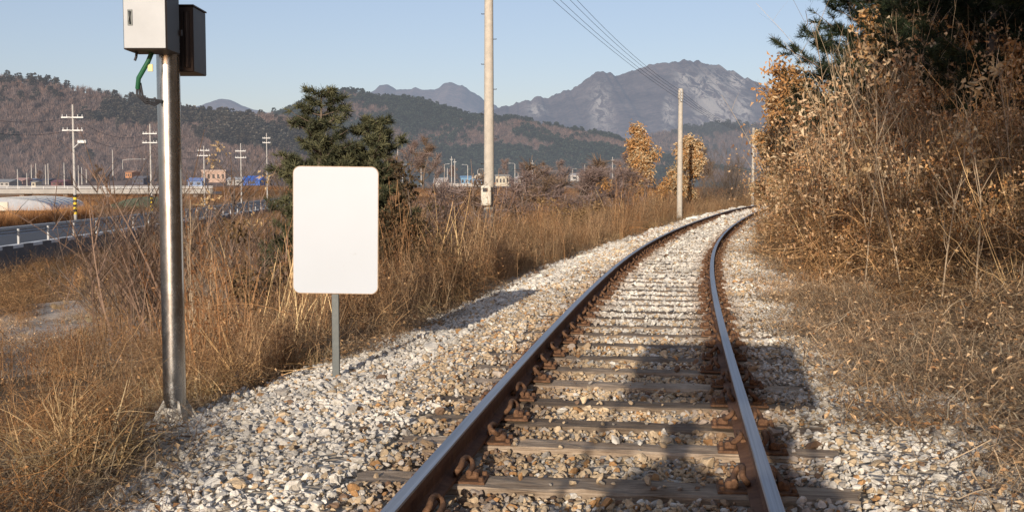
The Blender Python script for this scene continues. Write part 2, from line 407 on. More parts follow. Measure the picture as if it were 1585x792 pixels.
# ================================================================== GROUND MESHES
def grid_mesh(name, X, Y, Z, mats, label, cat, kind='structure', smooth=True):
    a, b = X.shape; V = np.stack([X, Y, Z], -1).reshape(-1, 3)
    i = np.arange(a - 1)[:, None] * b + np.arange(b - 1)[None]
    F = np.stack([i, i + b, i + b + 1, i + 1], -1).reshape(-1, 4)
    g = G(); g.add(V, F, smooth=smooth); return tag(obj(name, g, mats), label, cat, kind=kind)
tt = np.concatenate([np.arange(-12, 20, .2), np.arange(20, 60, .5), np.arange(60, 200, 2)])
ss = np.arange(-2.9, 2.11, .1)
Tm, Sm = np.meshgrid(tt, ss, indexing='ij'); X, Y, _ = TS(Tm, Sm)
grid_mesh('ballast_bed', X, Y, ground_z(Tm, Sm) + .012 * (vnoise(X, Y, 7) - .5), M['bed'], 'stony ballast bed under the single railway track', 'ballast bed')
ss = np.concatenate([np.arange(-26, -8, 1.0), np.arange(-8, -2.85, .2)])
Tm, Sm = np.meshgrid(tt, ss, indexing='ij'); X, Y, _ = TS(Tm, Sm)
Z = ground_z(Tm, Sm); Z[:, -1] -= .02
grid_mesh('left_embankment', X, Y, Z, M['soil'], 'weedy embankment falling away left of the track', 'embankment')
ss = np.concatenate([np.arange(2.0, 8, .2), np.arange(8, 46, 1.0)])
Tm, Sm = np.meshgrid(tt, ss, indexing='ij'); X, Y, _ = TS(Tm, Sm)
Z = ground_z(Tm, Sm); Z[:, 0] -= .02
grid_mesh('right_hillside', X, Y, Z, M['bank'], 'steep overgrown hillside right of the track', 'hillside')
# field to the horizon
xs = np.concatenate([-np.geomspace(6000, 120, 24), np.arange(-110, -12, .75), np.arange(-12, 80, 3), np.geomspace(84, 6000, 24)])
ys = np.concatenate([np.arange(-60, 20, 6), np.arange(20, 160, 2.5), np.geomspace(164, 9000, 46)])
Xm, Ym = np.meshgrid(xs, ys, indexing='ij')
grid_mesh('field', Xm, Ym, field_z(Xm, Ym) - .02, M['field'], 'brown fallow valley fields', 'field')

# ================================================================== TRACK
def sweep_rail(side):
    prof = [(-.0285, 0), (.0285, 0), (.0325, -.007), (.0325, -.036), (.010, -.047), (.0078, -.06), (.0078, -.115), (.016, -.127), (.0635, -.139), (.0635, -.153),
            (-.0635, -.153), (-.0635, -.139), (-.016, -.127), (-.0078, -.115), (-.0078, -.06), (-.010, -.047), (-.0325, -.036), (-.0325, -.007)]
    t = np.concatenate([np.arange(-8, 60, .5), np.arange(60, 130, 2)]); n = len(prof)
    P = np.array(prof); X, Y, _ = TS(t[:, None], side * .7502 + P[None, :, 0]); Z = np.broadcast_to(P[None, :, 1], X.shape)
    V = np.stack([X, Y, Z], -1).reshape(-1, 3); i = np.arange(len(t) - 1)[:, None] * n
    g = G()
    for j in range(n):
        j2 = (j + 1) % n; F = np.concatenate([i + j, i + j2, i + n + j2, i + n + j], 1)
        g.add(V, F, m=0 if j in (0, 1, 17) else 1)
    return g
for side, nm in ((-1, 'left'), (1, 'right')):
    lb = {'left': 'rusty steel rail with polished head, the outer one beside the white sign', 'right': 'rusty steel rail with polished head, the inner one beside the overgrown bank'}[nm]
    r = tag(obj('rail', sweep_rail(side), [M['railtop'], M['railside']]), lb, 'rail')
    g = G(); X, Y, th = TS(np.array([36.6 - .35, 36.6 + .35]), side * .7502)     # joint bars
    for o in (-.022, .022):
        xx, yy, _ = TS(np.array([36.25, 36.95]), side * .7502 + o)
        c = [(xx[0] + xx[1]) / 2, (yy[0] + yy[1]) / 2, -.085]; g.box(c, (.022, .7, .085), rz=-float(th[0]), bev=.004)
        for q in (.15, .38, .62, .85): g.box([xx[0] + (xx[1] - xx[0]) * q, yy[0] + (yy[1] - yy[0]) * q, -.085], (.05, .03, .03), rz=-float(th[0]))
    obj('joint_bar', g, M['rust'], r)
# fastenings
def plate_g():
    g = G(); g.box((0, 0, -.161), (.37, .165, .015), bev=.003)
    for s in (-1, 1): g.box((s * .118, 0, -.138), (.06, .07, .04), bev=.012); g.tube([(s * .165, .055, -.155), (s * .165, .055, -.135)], [.016, .012], 6); g.tube([(s * .165, -.055, -.155), (s * .165, -.055, -.135)], [.016, .012], 6)
    return g
def clip_g(s):
    pts = [(.105, -.055, -.118), (.108, .0, -.115), (.106, .05, -.112), (.098, .078, -.095), (.08, .085, -.075), (.066, .06, -.062), (.064, .01, -.062), (.07, -.04, -.066), (.066, -.075, -.085), (.05, -.08, -.105), (.042, -.06, -.122), (.044, -.03, -.127)]
    p = np.array(pts); q = np.linspace(0, len(p) - 1, 26); P = np.stack([np.interp(q, np.arange(len(p)), p[:, k]) for k in range(3)], 1)
    P[1:-1] = (P[:-2] + P[1:-1] * 2 + P[2:]) / 4; P[:, 2] = -.127 + (P[:, 2] + .127) * .85; P[:, 0] *= s
    return G().tube(P, .0155, 7)
ME_PLATE = plate_g().mesh('tie_plate', M['rust']); ME_CLIP = {s: clip_g(s).mesh('rail_clip', M['rust']) for s in (-1, 1)}
def sleeper_mesh(k):
    g = G(); r = np.random.default_rng(k); n = 16; xs = np.linspace(-1.22, 1.22, n)
    ring = np.array([(-.11, -.16), (.11, -.16), (.115, -.012), (.10, 0), (.03, .001), (-.035, .001), (-.10, 0), (-.115, -.012)]); m = len(ring)
    V = np.zeros((n, m, 3)); V[..., 0] = xs[:, None] + r.normal(0, .004, (n, m)); V[..., 1] = ring[None, :, 0] + r.normal(0, .006, (n, m)); V[..., 2] = ring[None, :, 1] + r.normal(0, .0035, (n, m))
    V[[0, -1], :, 0] += r.normal(0, .015, (2, m))
    i = np.arange(n - 1)[:, None] * m; j = np.arange(m)[None]; j2 = (j + 1) % m
    g.add(V.reshape(-1, 3), np.stack([i + j, i + m + j, i + m + j2, i + j2], -1).reshape(-1, 4))
    for e, rv in ((0, 0), (n - 1, 1)):
        f = np.stack([np.arange(m), (np.arange(m) + 1) % m, np.full(m, m)], 1); g.add(np.vstack([V[e], V[e].mean(0)]), f if not rv else f[:, ::-1])
    return g.mesh('sleeper', M['wood'])
SLM = [sleeper_mesh(k) for k in range(9)]
near_lab = {4.52: 'nearest sleeper at the bottom edge, mostly buried in stones', 5.2: 'wide weathered sleeper nearest the camera, its right half in shadow',
            6.0: 'split grey sleeper crossed by the shadow of a shoulder, second from the bottom edge', 6.62: 'pale brown sleeper crossed by the round head shadow',
            7.25: 'sunlit pale sleeper just beyond the round head shadow', 7.95: 'sleeper beneath the near edge of the square canopy shadow',
            8.55: 'dark sleeper in the middle of the square canopy shadow, third under it', 9.2: 'dark sleeper under the far part of the square canopy shadow',
            9.95: 'sleeper along the far edge of the square canopy shadow'}
tl = [4.52 - .68 * k for k in range(9, 0, -1)] + list(near_lab); t = tl[-1]
while t < 100: t += .66 + random.uniform(-.03, .03); tl.append(t)
TIES = []
for k, t in enumerate(tl):
    x, y, th = TS(t, random.uniform(-.03, .03)); dz = random.uniform(-.012, .006)
    o = link('sleeper', random.choice(SLM), None, (x, y, -.172 + dz), -float(th) + random.uniform(-.012, .012))
    o.scale = (random.uniform(.97, 1.02), random.uniform(.92, 1.12), 1)
    if t in near_lab: lb = near_lab[t]
    elif t < 3: lb = 'weathered sleeper under the rail cart, below the frame'
    elif t < 11: lb = 'first fully sunlit sleepers beyond the square canopy shadow'
    else: lb = 'weathered wooden sleeper half sunk in white ballast farther along the track'
    tag(o, lb, 'sleeper', 'wooden sleepers under the rails'); TIES.append((t, float(y)))
    if 3 < t < 52:
        for side in (-1, 1):
            xr = side * .7502
            p = link('tie_plate', ME_PLATE, o, (xr, 0, .172 - dz)); p.scale = (1 / o.scale[0], 1 / o.scale[1], 1)
            for s in (-1, 1):
                if t > 24 and s != (-side): continue
                c = link('rail_clip', ME_CLIP[s], o, (xr, random.uniform(-.012, .012), .172 - dz), random.uniform(-.06, .06)); c.scale = (1 / o.scale[0], random.choice((-1, 1)) / o.scale[1], 1)

# ---------------------------------------------------------------- ballast stones
def stone_mesh(k):
    import bmesh
    r = np.random.default_rng(100 + k); bm = bmesh.new(); bmesh.ops.create_icosphere(bm, subdivisions=2, radius=.5)
    V = np.array([v.co[:] for v in bm.verts])
    for _ in range(11):                                    # chip flat facets off
        n = unit(r.normal(size=3)); d = r.uniform(.2, .38); q = V @ n; V = V - np.outer(np.maximum(q - d, 0), n)
    V *= np.array([1, r.uniform(.65, .95), r.uniform(.5, .8)]); V += r.normal(0, .012, V.shape)
    for v, c in zip(bm.verts, V): v.co = c
    me = bpy.data.meshes.new('ballast_stone'); bm.to_mesh(me); bm.free(); me.materials.append(M['stone']); return me
STONES = [stone_mesh(k) for k in range(12)]
def ballast():
    Ps, Ss, Ts = [], [], []
    tie_t = np.array([q[0] for q in TIES])
    for t0, t1, dens, size in ((3.2, 9, 1250, .038), (9, 15, 950, .042), (15, 28, 420, .058), (28, 50, 130, .10), (50, 90, 34, .16)):
        t, s = spray(t0, t1, -3.3, 3.1, dens)
        n = len(t); sz = size * RNG.lognormal(0, .38, n)
        big = (s < -1.75) | (s > 1.7); sz[big] *= 1.3
        d = np.min(np.abs(t[:, None] - tie_t[None]), 1)
        edge_l = EL(t) + .45 * (fbm(t, t * 0, .8) - .47); edge_r = np.interp(t, [4, 7, 9, 12, 20], [2.7, 2.5, 2.0, 1.9, 1.95]) + .7 * (fbm(t + 90, t * 0, .7) - .47)
        keep = np.ones(n, bool)
        keep &= RNG.random(n) < sstep(edge_l - .35, edge_l + .1, s) * (1 - sstep(edge_r - .2, edge_r + .4, s) * .95)
        inner = np.abs(s) < 1.25
        on = d < .13
        keep &= ~(on & inner & (RNG.random(n) > np.interp(t, [8, 12, 20], [.05, .09, .13]) * np.where(np.abs(s) > .78, 2.2, 1)))
        keep &= ~((np.abs(np.abs(s) - .75) < .085))
        keep &= ~((np.abs(np.abs(s) - .75) < .22) & on)
        t, s, sz, d = t[keep], s[keep], sz[keep], d[keep]; n = len(t)
        x, y, _ = TS(t, s); z = ground_z(t, s)
        inn = np.abs(s) < .72
        zz = z + RNG.uniform(-.018, .012, n) + np.where(inn, np.interp(t, [8.5, 11.5], [.016, .033]), 0)
        shoulder = (np.abs(s) > .9) & (np.abs(s) < 1.3); zz = np.where(shoulder, -.168 + RNG.uniform(-.02, .012, n), zz)
        zz = np.where((d < .13) & inn, -.165 + sz * .25, zz)
        # colour zones
        pw = np.where(inn, .05 + .82 * sstep(8, 13, t), np.where(s < 0, np.where(s < -1.75, .80, .14 + .38 * sstep(10, 22, t)), .62))
        pw = np.where((s < -1.2) & (t < 7), .74, pw)
        pw = np.where((s > 0) & ~inn & (t < 7.5), .66, pw)
        u = RNG.random(n); c = np.zeros((n, 3))
        white = np.array((.66, .625, .56)); tan = np.array((.53, .41, .27)); grey = np.array((.40, .365, .32)); och = np.array((.44, .25, .11))
        v = RNG.random(n)
        other = np.where((v < .62)[:, None], tan, np.where((v < .86)[:, None], grey, np.where((v < .93)[:, None], och, np.array((.2, .13, .085)))))
        c = np.where((u < pw)[:, None], white * RNG.uniform(.74, 1.1, (n, 1)), other * RNG.uniform(.72, 1.15, (n, 1)))
        rd = np.abs(np.abs(s) - .75); ru = np.clip(1 - (rd - .08) / .32, 0, 1) * np.where(RNG.random(n) < .8, .85, .3)
        c = c * (1 - ru[:, None]) + np.array((.17, .085, .04)) * ru[:, None]
        c = c * (.78 + .5 * vnoise(x, y, 1.7))[:, None]
        c = np.minimum(c * np.interp(t, [8, 15], [1, 1.15])[:, None], .86)
        Ps.append(np.c_[x, y, zz]); Ss.append(sz[:, None] * RNG.uniform(.8, 1.2, (n, 3))); Ts.append(c)
    P = np.concatenate(Ps); S = np.concatenate(Ss); T = np.concatenate(Ts); n = len(P)
    R = np.c_[RNG.normal(0, .5, n), RNG.normal(0, .5, n), RNG.uniform(0, 2 * PI, n)]
    scatter('ballast_stones', STONES, P, R, S, T, 'broken white and tan ballast stones along the track', 'ballast')
    print('stones', n)
ballast()

# ================================================================== PLANT CLUMPS
def lerp3(a, b, n, pw=1): k = RNG.random((n, 1)) ** pw; return np.asarray(a) * (1 - k) + np.asarray(b) * k
def stems(g, n, rad, h0, h1, w, col, lean=.16, K=5, twigs=5, twl=(.1, .3), heads=True, leafc=None, hd=.03):
    b = np.c_[RNG.normal(0, rad, (n, 2)), np.full(n, -.05)]; H = RNG.uniform(h0, h1, n)
    d = np.c_[RNG.normal(0, lean, (n, 2)), np.ones(n)]; bend = RNG.normal(0, lean * .8, (n, 3)); bend[:, 2] = 0
    q = np.linspace(0, 1, K)
    P = b[:, None] + d[:, None] * (q[None, :, None] * H[:, None, None]) + bend[:, None] * (q[None, :, None] ** 2 * H[:, None, None])
    ang = RNG.uniform(0, PI, n); side = np.c_[np.cos(ang), np.sin(ang), np.zeros(n)]
    c = col(n); g.ribbons(P, np.broadcast_to(w * (1 - .65 * q), (n, K)) * RNG.uniform(.7, 1.3, (n, 1)), side, c)
    if twigs:
        m = n * twigs; si = np.repeat(np.arange(n), twigs); qq = RNG.uniform(.35, .98, m)
        k = np.clip((qq * (K - 1)).astype(int), 0, K - 2); f = qq * (K - 1) - k
        o = P[si, k] * (1 - f)[:, None] + P[si, k + 1] * f[:, None]
        a = RNG.uniform(0, 2 * PI, m); dd = np.c_[np.cos(a) * .7, np.sin(a) * .7, RNG.uniform(.3, 1.1, m)]; L = RNG.uniform(*twl, m) * (H[si] / h1)
        qt = np.linspace(0, 1, 3); Pt = o[:, None] + dd[:, None] * (qt[None, :, None] * L[:, None, None]); Pt[:, :, 2] -= (qt ** 2)[None] * L[:, None] * .15
        g.ribbons(Pt, np.broadcast_to(w * .6 * (1 - .6 * qt), (m, 3)), np.c_[-np.sin(a), np.cos(a), np.zeros(m)], c[si] * RNG.uniform(.8, 1.1, (m, 1)))
        if heads:
            r = np.repeat(np.arange(m), 2); tt_ = RNG.uniform(.4, 1, len(r)); cc = Pt[r, 0] * (1 - tt_)[:, None] + Pt[r, 2] * tt_[:, None]
            g.leaves(cc, rdir(len(r)), rdir(len(r)), hd * RNG.uniform(.6, 1.6, len(r)), hd * .6, (leafc or col)(len(r)) * RNG.uniform(.7, 1.2, (len(r), 1)))
    return g
def blades(g, n, rad, l0, l1, w, col, flat=.5, K=6):
    b = np.c_[RNG.normal(0, rad, (n, 2)), np.zeros(n)]; a = RNG.uniform(0, 2 * PI, n); L = RNG.uniform(l0, l1, n)
    out = np.c_[np.cos(a), np.sin(a), np.zeros(n)]; q = np.linspace(0, 1, K); sp = np.clip(RNG.normal(flat, .25, n), .05, 1.5)
    P = b[:, None] + out[:, None] * (sp[:, None] * L[:, None] * q[None] ** 1.6)[..., None]
    P[:, :, 2] += L[:, None] * (q[None] * 1.0 - q[None] ** 2.2 * np.clip(sp, 0, 1.1)[:, None] * .8)
    tw = a + PI / 2 + RNG.normal(0, .5, n); side = np.c_[np.cos(tw), np.sin(tw), RNG.normal(0, .2, n)]
    g.ribbons(P, np.broadcast_to(w * (1 - .8 * q ** 1.5), (n, K)) * RNG.uniform(.6, 1.4, (n, 1)), unit(side), col(n)); return g
def tangle(g, n, R, L, w, col, K=9, up=.25, zc=.5, flat=1.0):
    P = np.zeros((n, K, 3)); P[:, 0] = RNG.normal(0, R * .5, (n, 3)) * [1, 1, flat] + [0, 0, zc]
    d = rdir(n); d[:, 2] += up; d = unit(d); st = L * RNG.uniform(.5, 1.2, n) / (K - 1); curl = RNG.normal(0, .35, (n, 3))
    for k in range(1, K):
        P[:, k] = P[:, k - 1] + d * st[:, None]; d = unit(d + curl * .5 + RNG.normal(0, .22, (n, 3)) + [0, 0, -.06])
    g.ribbons(P, np.broadcast_to(w * (1 - .5 * np.linspace(0, 1, K)), (n, K)) * RNG.uniform(.5, 1.6, (n, 1)), rdir(n), col(n)); return P
cW = lambda n: lerp3((.17, .095, .048), (.44, .295, .165), n)
cWd = lambda n: lerp3((.115, .07, .04), (.28, .175, .10), n)
cS = lambda n: lerp3((.36, .26, .14), (.58, .45, .28), n)
cL = lambda n: lerp3((.15, .10, .065), (.52, .41, .28), n, 1.3)
cR = lambda n: lerp3((.5, .36, .19), (.66, .5, .29), n)
cV = lambda n: lerp3((.13, .085, .05), (.48, .34, .19), n, 1.5)
cO = lambda n: lerp3((.40, .18, .05), (.62, .36, .13), n)
cOp = lambda n: lerp3((.5, .32, .15), (.68, .50, .28), n)
PM = M['plant_i']
WEED = [stems(G(), 30, .2, .65, 1.25, .008, cW, leafc=cWd, twigs=7, hd=.028).mesh('weed', PM) for _ in range(5)]
WEEDT = [stems(G(), 14, .17, 1.1, 1.75, .010, cW, leafc=cWd, lean=.1, twigs=6, twl=(.12, .4), hd=.03).mesh('weed', PM) for _ in range(4)]
STRAW = [blades(G(), 90, .1, .35, .8, .009, cS, .75).mesh('straw', PM) for _ in range(4)]
LITTER = []
for _ in range(5):
    g = G(); n = 170; P = np.zeros((n, 4, 3)); P[:, 0] = np.c_[RNG.normal(0, .22, (n, 2)), RNG.uniform(0, .06, n)]; a = RNG.uniform(0, 2 * PI, n); L = RNG.uniform(.06, .36, n)
    for k in range(1, 4): a = a + RNG.normal(0, .3, n); P[:, k] = P[:, k - 1] + np.c_[np.cos(a), np.sin(a), RNG.normal(.10, .36, n)] * (L / 3)[:, None]
    P[:, :, 2] = np.abs(P[:, :, 2]) + .004
    g.ribbons(P, np.full((n, 4), .0028) * RNG.lognormal(0, .45, (n, 1)), np.c_[-np.sin(a), np.cos(a), np.zeros(n)], cL(n))
    g.leaves(np.c_[RNG.normal(0, .22, (24, 2)), RNG.uniform(.01, .07, 24)], rdir(24) * [1, 1, .3], [[0, 0, 1]] + rdir(24) * .5, RNG.uniform(.02, .065, 24), .028, lerp3((.26, .15, .08), (.62, .47, .30), 24)); LITTER.append(g.mesh('litter', PM))
REED = []
for _ in range(4):
    g = G(); stems(g, 12, .25, 1.2, 2.0, .011, cR, lean=.16, K=6, twigs=0)
    blades(g, 24, .2, .5, 1.1, .014, cR, .5); REED.append(g.mesh('reed', PM))
BRUSH = []
for _ in range(6):
    g = G(); P = tangle(g, 120, .42, .95, .0065, cV, up=.45); stems(g, 9, .35, .7, 1.3, .008, cW, lean=.25, twigs=5, hd=.03, leafc=cWd)
    r = RNG.integers(0, 120, 110); k = RNG.integers(2, 9, 110); g.leaves(P[r, k], rdir(110), rdir(110), RNG.uniform(.02, .06, 110), .03, lerp3((.16, .085, .04), (.56, .40, .23), 110, 1.3)); BRUSH.append(g.mesh('bramble', PM))
LEAFY = []
for _ in range(5):
    g = G(); P = tangle(g, 26, .3, .6, .012, cWd, K=6)
    r = RNG.integers(0, 26, 170); k = RNG.integers(1, 6, 170); c = P[r, k] + RNG.normal(0, .05, (170, 3)); g.leaves(c, rdir(170) + [0, 0, -.4], rdir(170), RNG.uniform(.04, .09, 170), .04, lerp3((.38, .22, .10), (.72, .56, .35), 170), .45); LEAFY.append(g.mesh('leaf_cluster', PM))
BSTEM = []
for _ in range(5):
    g = G(); stems(g, 9, .3, 1.2, 2.4, .012, lambda n: lerp3((.36, .24, .13), (.66, .50, .30), n), lean=.2, K=7, twigs=4, twl=(.15, .5), hd=.05, leafc=cL); BSTEM.append(g.mesh('stalk', PM))

# ---------------------------------------------------------------- left weeds
def put(name, meshes, t, s, sc, tint, label, cat, dz=0, tilt=.12, keep=None, zf=None):
    if keep is not None: t, s, sc = t[keep], s[keep], sc[keep]
    n = len(t); x, y, _ = TS(t, s); z = (zf(x, y) if zf else ground_z(t, s)) + dz
    S = np.c_[sc, sc, sc * RNG.uniform(.85, 1.15, n)]
    scatter(name, meshes, np.c_[x, y, z], rotz(n, tilt), S, tint(n, x, y), label, cat); print(name, n)
EXCL = [(-3.25, 7.72, .42), (-3.15, 7.3, .4), (-3.05, 6.95, .35), (-2.42, 8.9, .22)]
def clear(t, s): return np.all([((t - b) ** 2 + (s - a) ** 2) > r * r for a, b, r in EXCL], 0)
def tn(base, v=.22): return lambda n, x, y: tintn(n, base, v) * (.5 + 1.0 * fbm(x, y, .4))[:, None]
t1, s1 = spray(3, 20, -9, -2.0, 10); t2, s2 = spray(20, 48, -10, -1.9, 7); t3, s3 = spray(48, 95, -9, -1.7, 4)
t = np.concatenate([t1, t2, t3]); s = np.concatenate([s1, s2, s3])
edge = EL(t) - .28 + .4 * (fbm(t, t * 0, .8) - .47)
patch = fbm(t + 31, s, .45)
k = (s < edge) & clear(t, s) & ~((t < 8.8) & (s > -4.4)) & ~((t < 17) & (s < -5.0) & (patch < .85)) & (patch > .34)
sc = RNG.uniform(.5, 1.15, len(t)) * np.interp(t, [4, 9, 14, 30, 60], [.5, .75, 1.0, 1.1, 1.0]) * (.62 + .85 * fbm(t + 11, s, .6)) * np.interp(edge - s, [0, .5, 1.5], [.55, .85, 1.0]) * np.interp(s, [-7, -5, -3], [.7, .85, 1])
put('dry_weeds', WEED, t, s, sc, tn((1.0, .95, .90), .32), 'dense brown dried weeds beside the track, left', 'weeds', keep=k)
t, s = spray(8, 60, -7, -2.3, 1.9); k = ~((s < -4.8) & (t < 17)) & (fbm(t, s, .5) > .47) & clear(t, s) & (s < EL(t) - .5)
put('tall_weeds', WEEDT, t, s, RNG.uniform(.6, 1.15, len(t)), tn((.9, .74, .62), .3), 'tall rusty brown weeds rising above the rest', 'weeds', keep=k)
t, s = spray(8.6, 60, -6, -2, 2.2); k = (s < EL(t) - .35) & clear(t, s) & (fbm(t + 3, s, .5) > .44)
put('weed_brambles', BRUSH, t, s, RNG.uniform(.5, .95, len(t)), tn((.8, .64, .52), .3), 'dark brown brambles knotted between the weeds', 'brambles', keep=k, dz=-.15, tilt=.5)
t1, s1 = spray(3.4, 10, -6.5, -2.0, 13); t2, s2 = spray(10, 60, -8, -2.0, 1.8); t = np.concatenate([t1, t2]); s = np.concatenate([s1, s2])
k = (s < EL(t) - .25) & clear(t, s) & ((t > 9) | (fbm(t, s, .9) > .40)) & ~((s < -5.2) & (t > 9) & (t < 18))
put('straw_grass', STRAW, t, s, RNG.uniform(.5, 1.1, len(t)) * np.interp(t, [5, 9, 14], [.9, .8, .9]), tn((.86, .76, .64), .3), 'pale matted straw grass left of the ballast', 'grass', keep=k, tilt=.4)
t1, s1 = spray(3.4, 10, -5.5, -2.0, 8); k = (s1 < EL(t1) - .3) & clear(t1, s1)
put('verge_weeds', WEED + BRUSH[:2], t1, s1, RNG.uniform(.3, .6, len(t1)), tn((.8, .66, .54), .3), 'short brown weeds among the near straw grass', 'weeds', keep=k, tilt=.4)
t1, s1 = spray(3, 16, -6.5, -1.9, 22); t2, s2 = spray(16, 45, -5, -1.8, 6); t = np.concatenate([t1, t2]); s = np.concatenate([s1, s2])
k = RNG.random(len(t)) < sstep(.1, -.7, s - EL(t)) * .9 + .012
put('ground_litter', LITTER, t, s, RNG.uniform(.7, 1.3, len(t)), tn((.85, .74, .62)), 'dead stalks and leaf litter on the left verge', 'litter', keep=k, dz=.01)
t, s = spray(10, 70, -7, -2.6, .6); k = ~((s < -4.8) & (t < 17)) & (fbm(t + 7, s, .4) > .5) & (s < EL(t) - .6)
put('dry_reeds', REED, t, s, RNG.uniform(.6, 1.0, len(t)), tn((.95, .84, .7)), 'scattered tall straw coloured reed stalks', 'reeds', keep=k)
y0 = RNG.uniform(30, 140, 1500); x0 = road_near_x(y0) + 1.2 + RNG.random(1500) ** 1.5 * 6
scatter('wall_brush', BRUSH + WEED[:3], np.c_[x0, y0, field_z(x0, y0) - .05], rotz(1500, .3), np.c_[(RNG.uniform(.45, .95, 1500),) * 3], tintn(1500, (.62, .52, .44), .4), 'dark bare brush below the road edge', 'brush')
# pale dirt track in the low field
Tg, Sg = np.meshgrid(np.arange(16, 44.1, .5), np.linspace(0, 1, 30), indexing='ij'); Sx = -7.5 - (Tg - 16) * .07 - Sg * (15 + 1.5 * np.sin(Tg * .5))
Xg, Yg, _ = TS(Tg, Sx); grid_mesh('dirt_track', Xg, Yg, ground_z(Tg, Sx) - .05 + .10 * sstep(0, 4, Tg - 16) * sstep(0, 4, 44 - Tg) * sstep(0, .15, Sg) * sstep(0, .15, 1 - Sg), m_soil('pale_dirt', (.20, .145, .10), (.50, .41, .32), (.70, .60, .50), .42, 7), 'pale bare dirt track in the low field', 'dirt track')
# valley weeds towards the road and beyond the track
t1, s1 = spray(16, 60, -23, -8, 2.6); t2, s2 = spray(60, 220, -45, -6, .35); t = np.concatenate([t1, t2]); s = np.concatenate([s1, s2])
x, y, _ = TS(t, s); k = (x > road_near_x(y) + 1.0) & ~((t > 18) & (t < 41) & (s < -9) & (RNG.random(len(s)) < .93))
put('field_weeds', WEED + BRUSH[:2], t, s, RNG.uniform(.6, 1.2, len(t)) * np.interp(t, [16, 60, 100, 220], [.9, 1.2, 1.5, 1.8]), tn((1, .85, .72)), 'brown weeds over the low field below the road', 'weeds', keep=k, zf=lambda x, y: np.where(inv_ts(x, y)[1] > -26, np.maximum(ground_z(*inv_ts(x, y)), field_z(x, y)), field_z(x, y)) - .05)

t, s = spray(24, 150, -32, -3.5, .5); x, y, _ = TS(t, s); k = (fbm(t, s, .09) > .5) & (s < np.interp(t, [24, 60, 150], [-7, -4, -3.5])) & (x > road_near_x(y) + 2)
put('field_brush', BRUSH, t, s, RNG.uniform(.9, 1.9, len(t)), lambda n, x, y: tintn(n, (.72, .60, .50), .35), 'patches of bare brown brush across the low field', 'brush', keep=k, dz=-.1, tilt=.3, zf=lambda x, y: np.maximum(ground_z(*inv_ts(x, y)), field_z(x, y)))
t, s = spray(16, 44, -23, -7.5, 2.6); k = fbm(t, s, .5) > .44
t5, s5 = spray(16, 44, -23, -7.5, 1.1); k5 = fbm(t5 + 60, s5, .35) > .5
put('dirt_weeds', WEED + STRAW, t5, s5, RNG.uniform(.25, .6, len(t5)), tn((1.0, .9, .78), .3), 'short scattered weeds on the dirt track', 'weeds', keep=k5, dz=.05, tilt=.3)
put('dirt_litter', LITTER, t, s, RNG.uniform(.7, 1.5, len(t)), tn((1.1, 1.02, .95), .3), 'trampled stalks strewn over the dirt track', 'litter', keep=k, dz=.07)
# ---------------------------------------------------------------- right verge and bank
t1, s1 = spray(3, 16, 1.3, 4.2, 36); t2, s2 = spray(16, 50, 1.2, 3.4, 10); t = np.concatenate([t1, t2]); s = np.concatenate([s1, s2])
k = RNG.random(len(t)) < .05 * (s > 1.4) + np.where((t > 8), sstep(1.25, 2.2, s + .9 * (fbm(t, s, 1.1) - .5)) * .7, sstep(2.0, 3.2, s + .8 * (fbm(t, s, 1.1) - .5)) * .8)
put('verge_litter', LITTER, t, s, RNG.uniform(.7, 1.3, len(t)), tn((1.15, 1.02, .88)), 'fallen stalks and dead leaves on the right verge', 'litter', keep=k, dz=.012)
t, s = spray(4, 60, 1.9, 4.2, 8); k = (s > ER(t) - .5 + .6 * (fbm(t, t * 0, .6) - .4)) & (RNG.random(len(t)) < sstep(-.6, .5, s - ER(t)))
put('bank_grass', WEED[:3] + BRUSH[:3] + STRAW[:1], t, s, RNG.uniform(.28, .6, len(t)) * np.interp(s - ER(t), [-.5, .4], [.55, 1.0]), tn((.90, .69, .52), .38), 'rust brown dead grass at the foot of the bank', 'grass', keep=k, tilt=.35)
t1, s1 = spray(6, 30, 2.2, 8, 15); t2, s2 = spray(30, 62, 1.8, 6, 9); t = np.concatenate([t1, t2]); s = np.concatenate([s1, s2])
du = s - ER(t) - np.interp(t, [22, 30, 40], [0, .3, .7]) - .3 * (fbm(t, t * 0, .6) - .47)
lump = fbm(t, s, .55)
k = (du > 0) & (du < np.interp(t, [8, 16, 22, 28, 40], [1.5, 1.6, 1.5, 2.0, 4])) & (RNG.random(len(t)) < sstep(.30, .46, lump))
lift = RNG.random(len(t)) ** 1.4 * np.interp(du, [0, 1.0, 3], [.1, .75, .9]) * np.interp(t, [6, 12, 20, 28, 40], [.4, .7, .9, 1.3, 1.6]) * (.3 + 1.4 * sstep(.35, .62, lump))
t1, s1 = spray(4, 45, 1.7, 4.6, 12); k1 = (s1 > np.interp(t1, [4, 7, 9, 14, 25], [3.2, 3.0, 2.6, 2.2, 1.75])) & (s1 < ER(t1) + .5) & (fbm(t1, s1, 1.0) > .46)
put('verge_tufts', BRUSH[:3] + WEED[:2] + LITTER[:2], t1, s1, RNG.uniform(.16, .40, len(t1)), tn((.92, .76, .60), .4), 'low tufts of dead grass on the right verge', 'grass', keep=k1, tilt=.5)
put('bank_brambles', BRUSH, t, s, RNG.uniform(.6, 1.1, len(t)) * np.interp(t, [8, 20], [.8, 1.1]), tn((1.0, .84, .68), .35), 'tangled brown brambles and vines over the bank', 'brambles', keep=k, dz=lift[k] - .2, tilt=.5)
t, s = spray(8, 60, 2.2, 8, 5.0); lift = RNG.random(len(t)) ** 1.2 * 1.4 * np.interp(t, [8, 20], [.7, 1.4]); k = (fbm(t * 1.0, s, .5) > .44) & (s > ER(t) + .3) & (s < ER(t) + np.interp(t, [8, 16, 26], [1.7, 1.9, 2.4]))
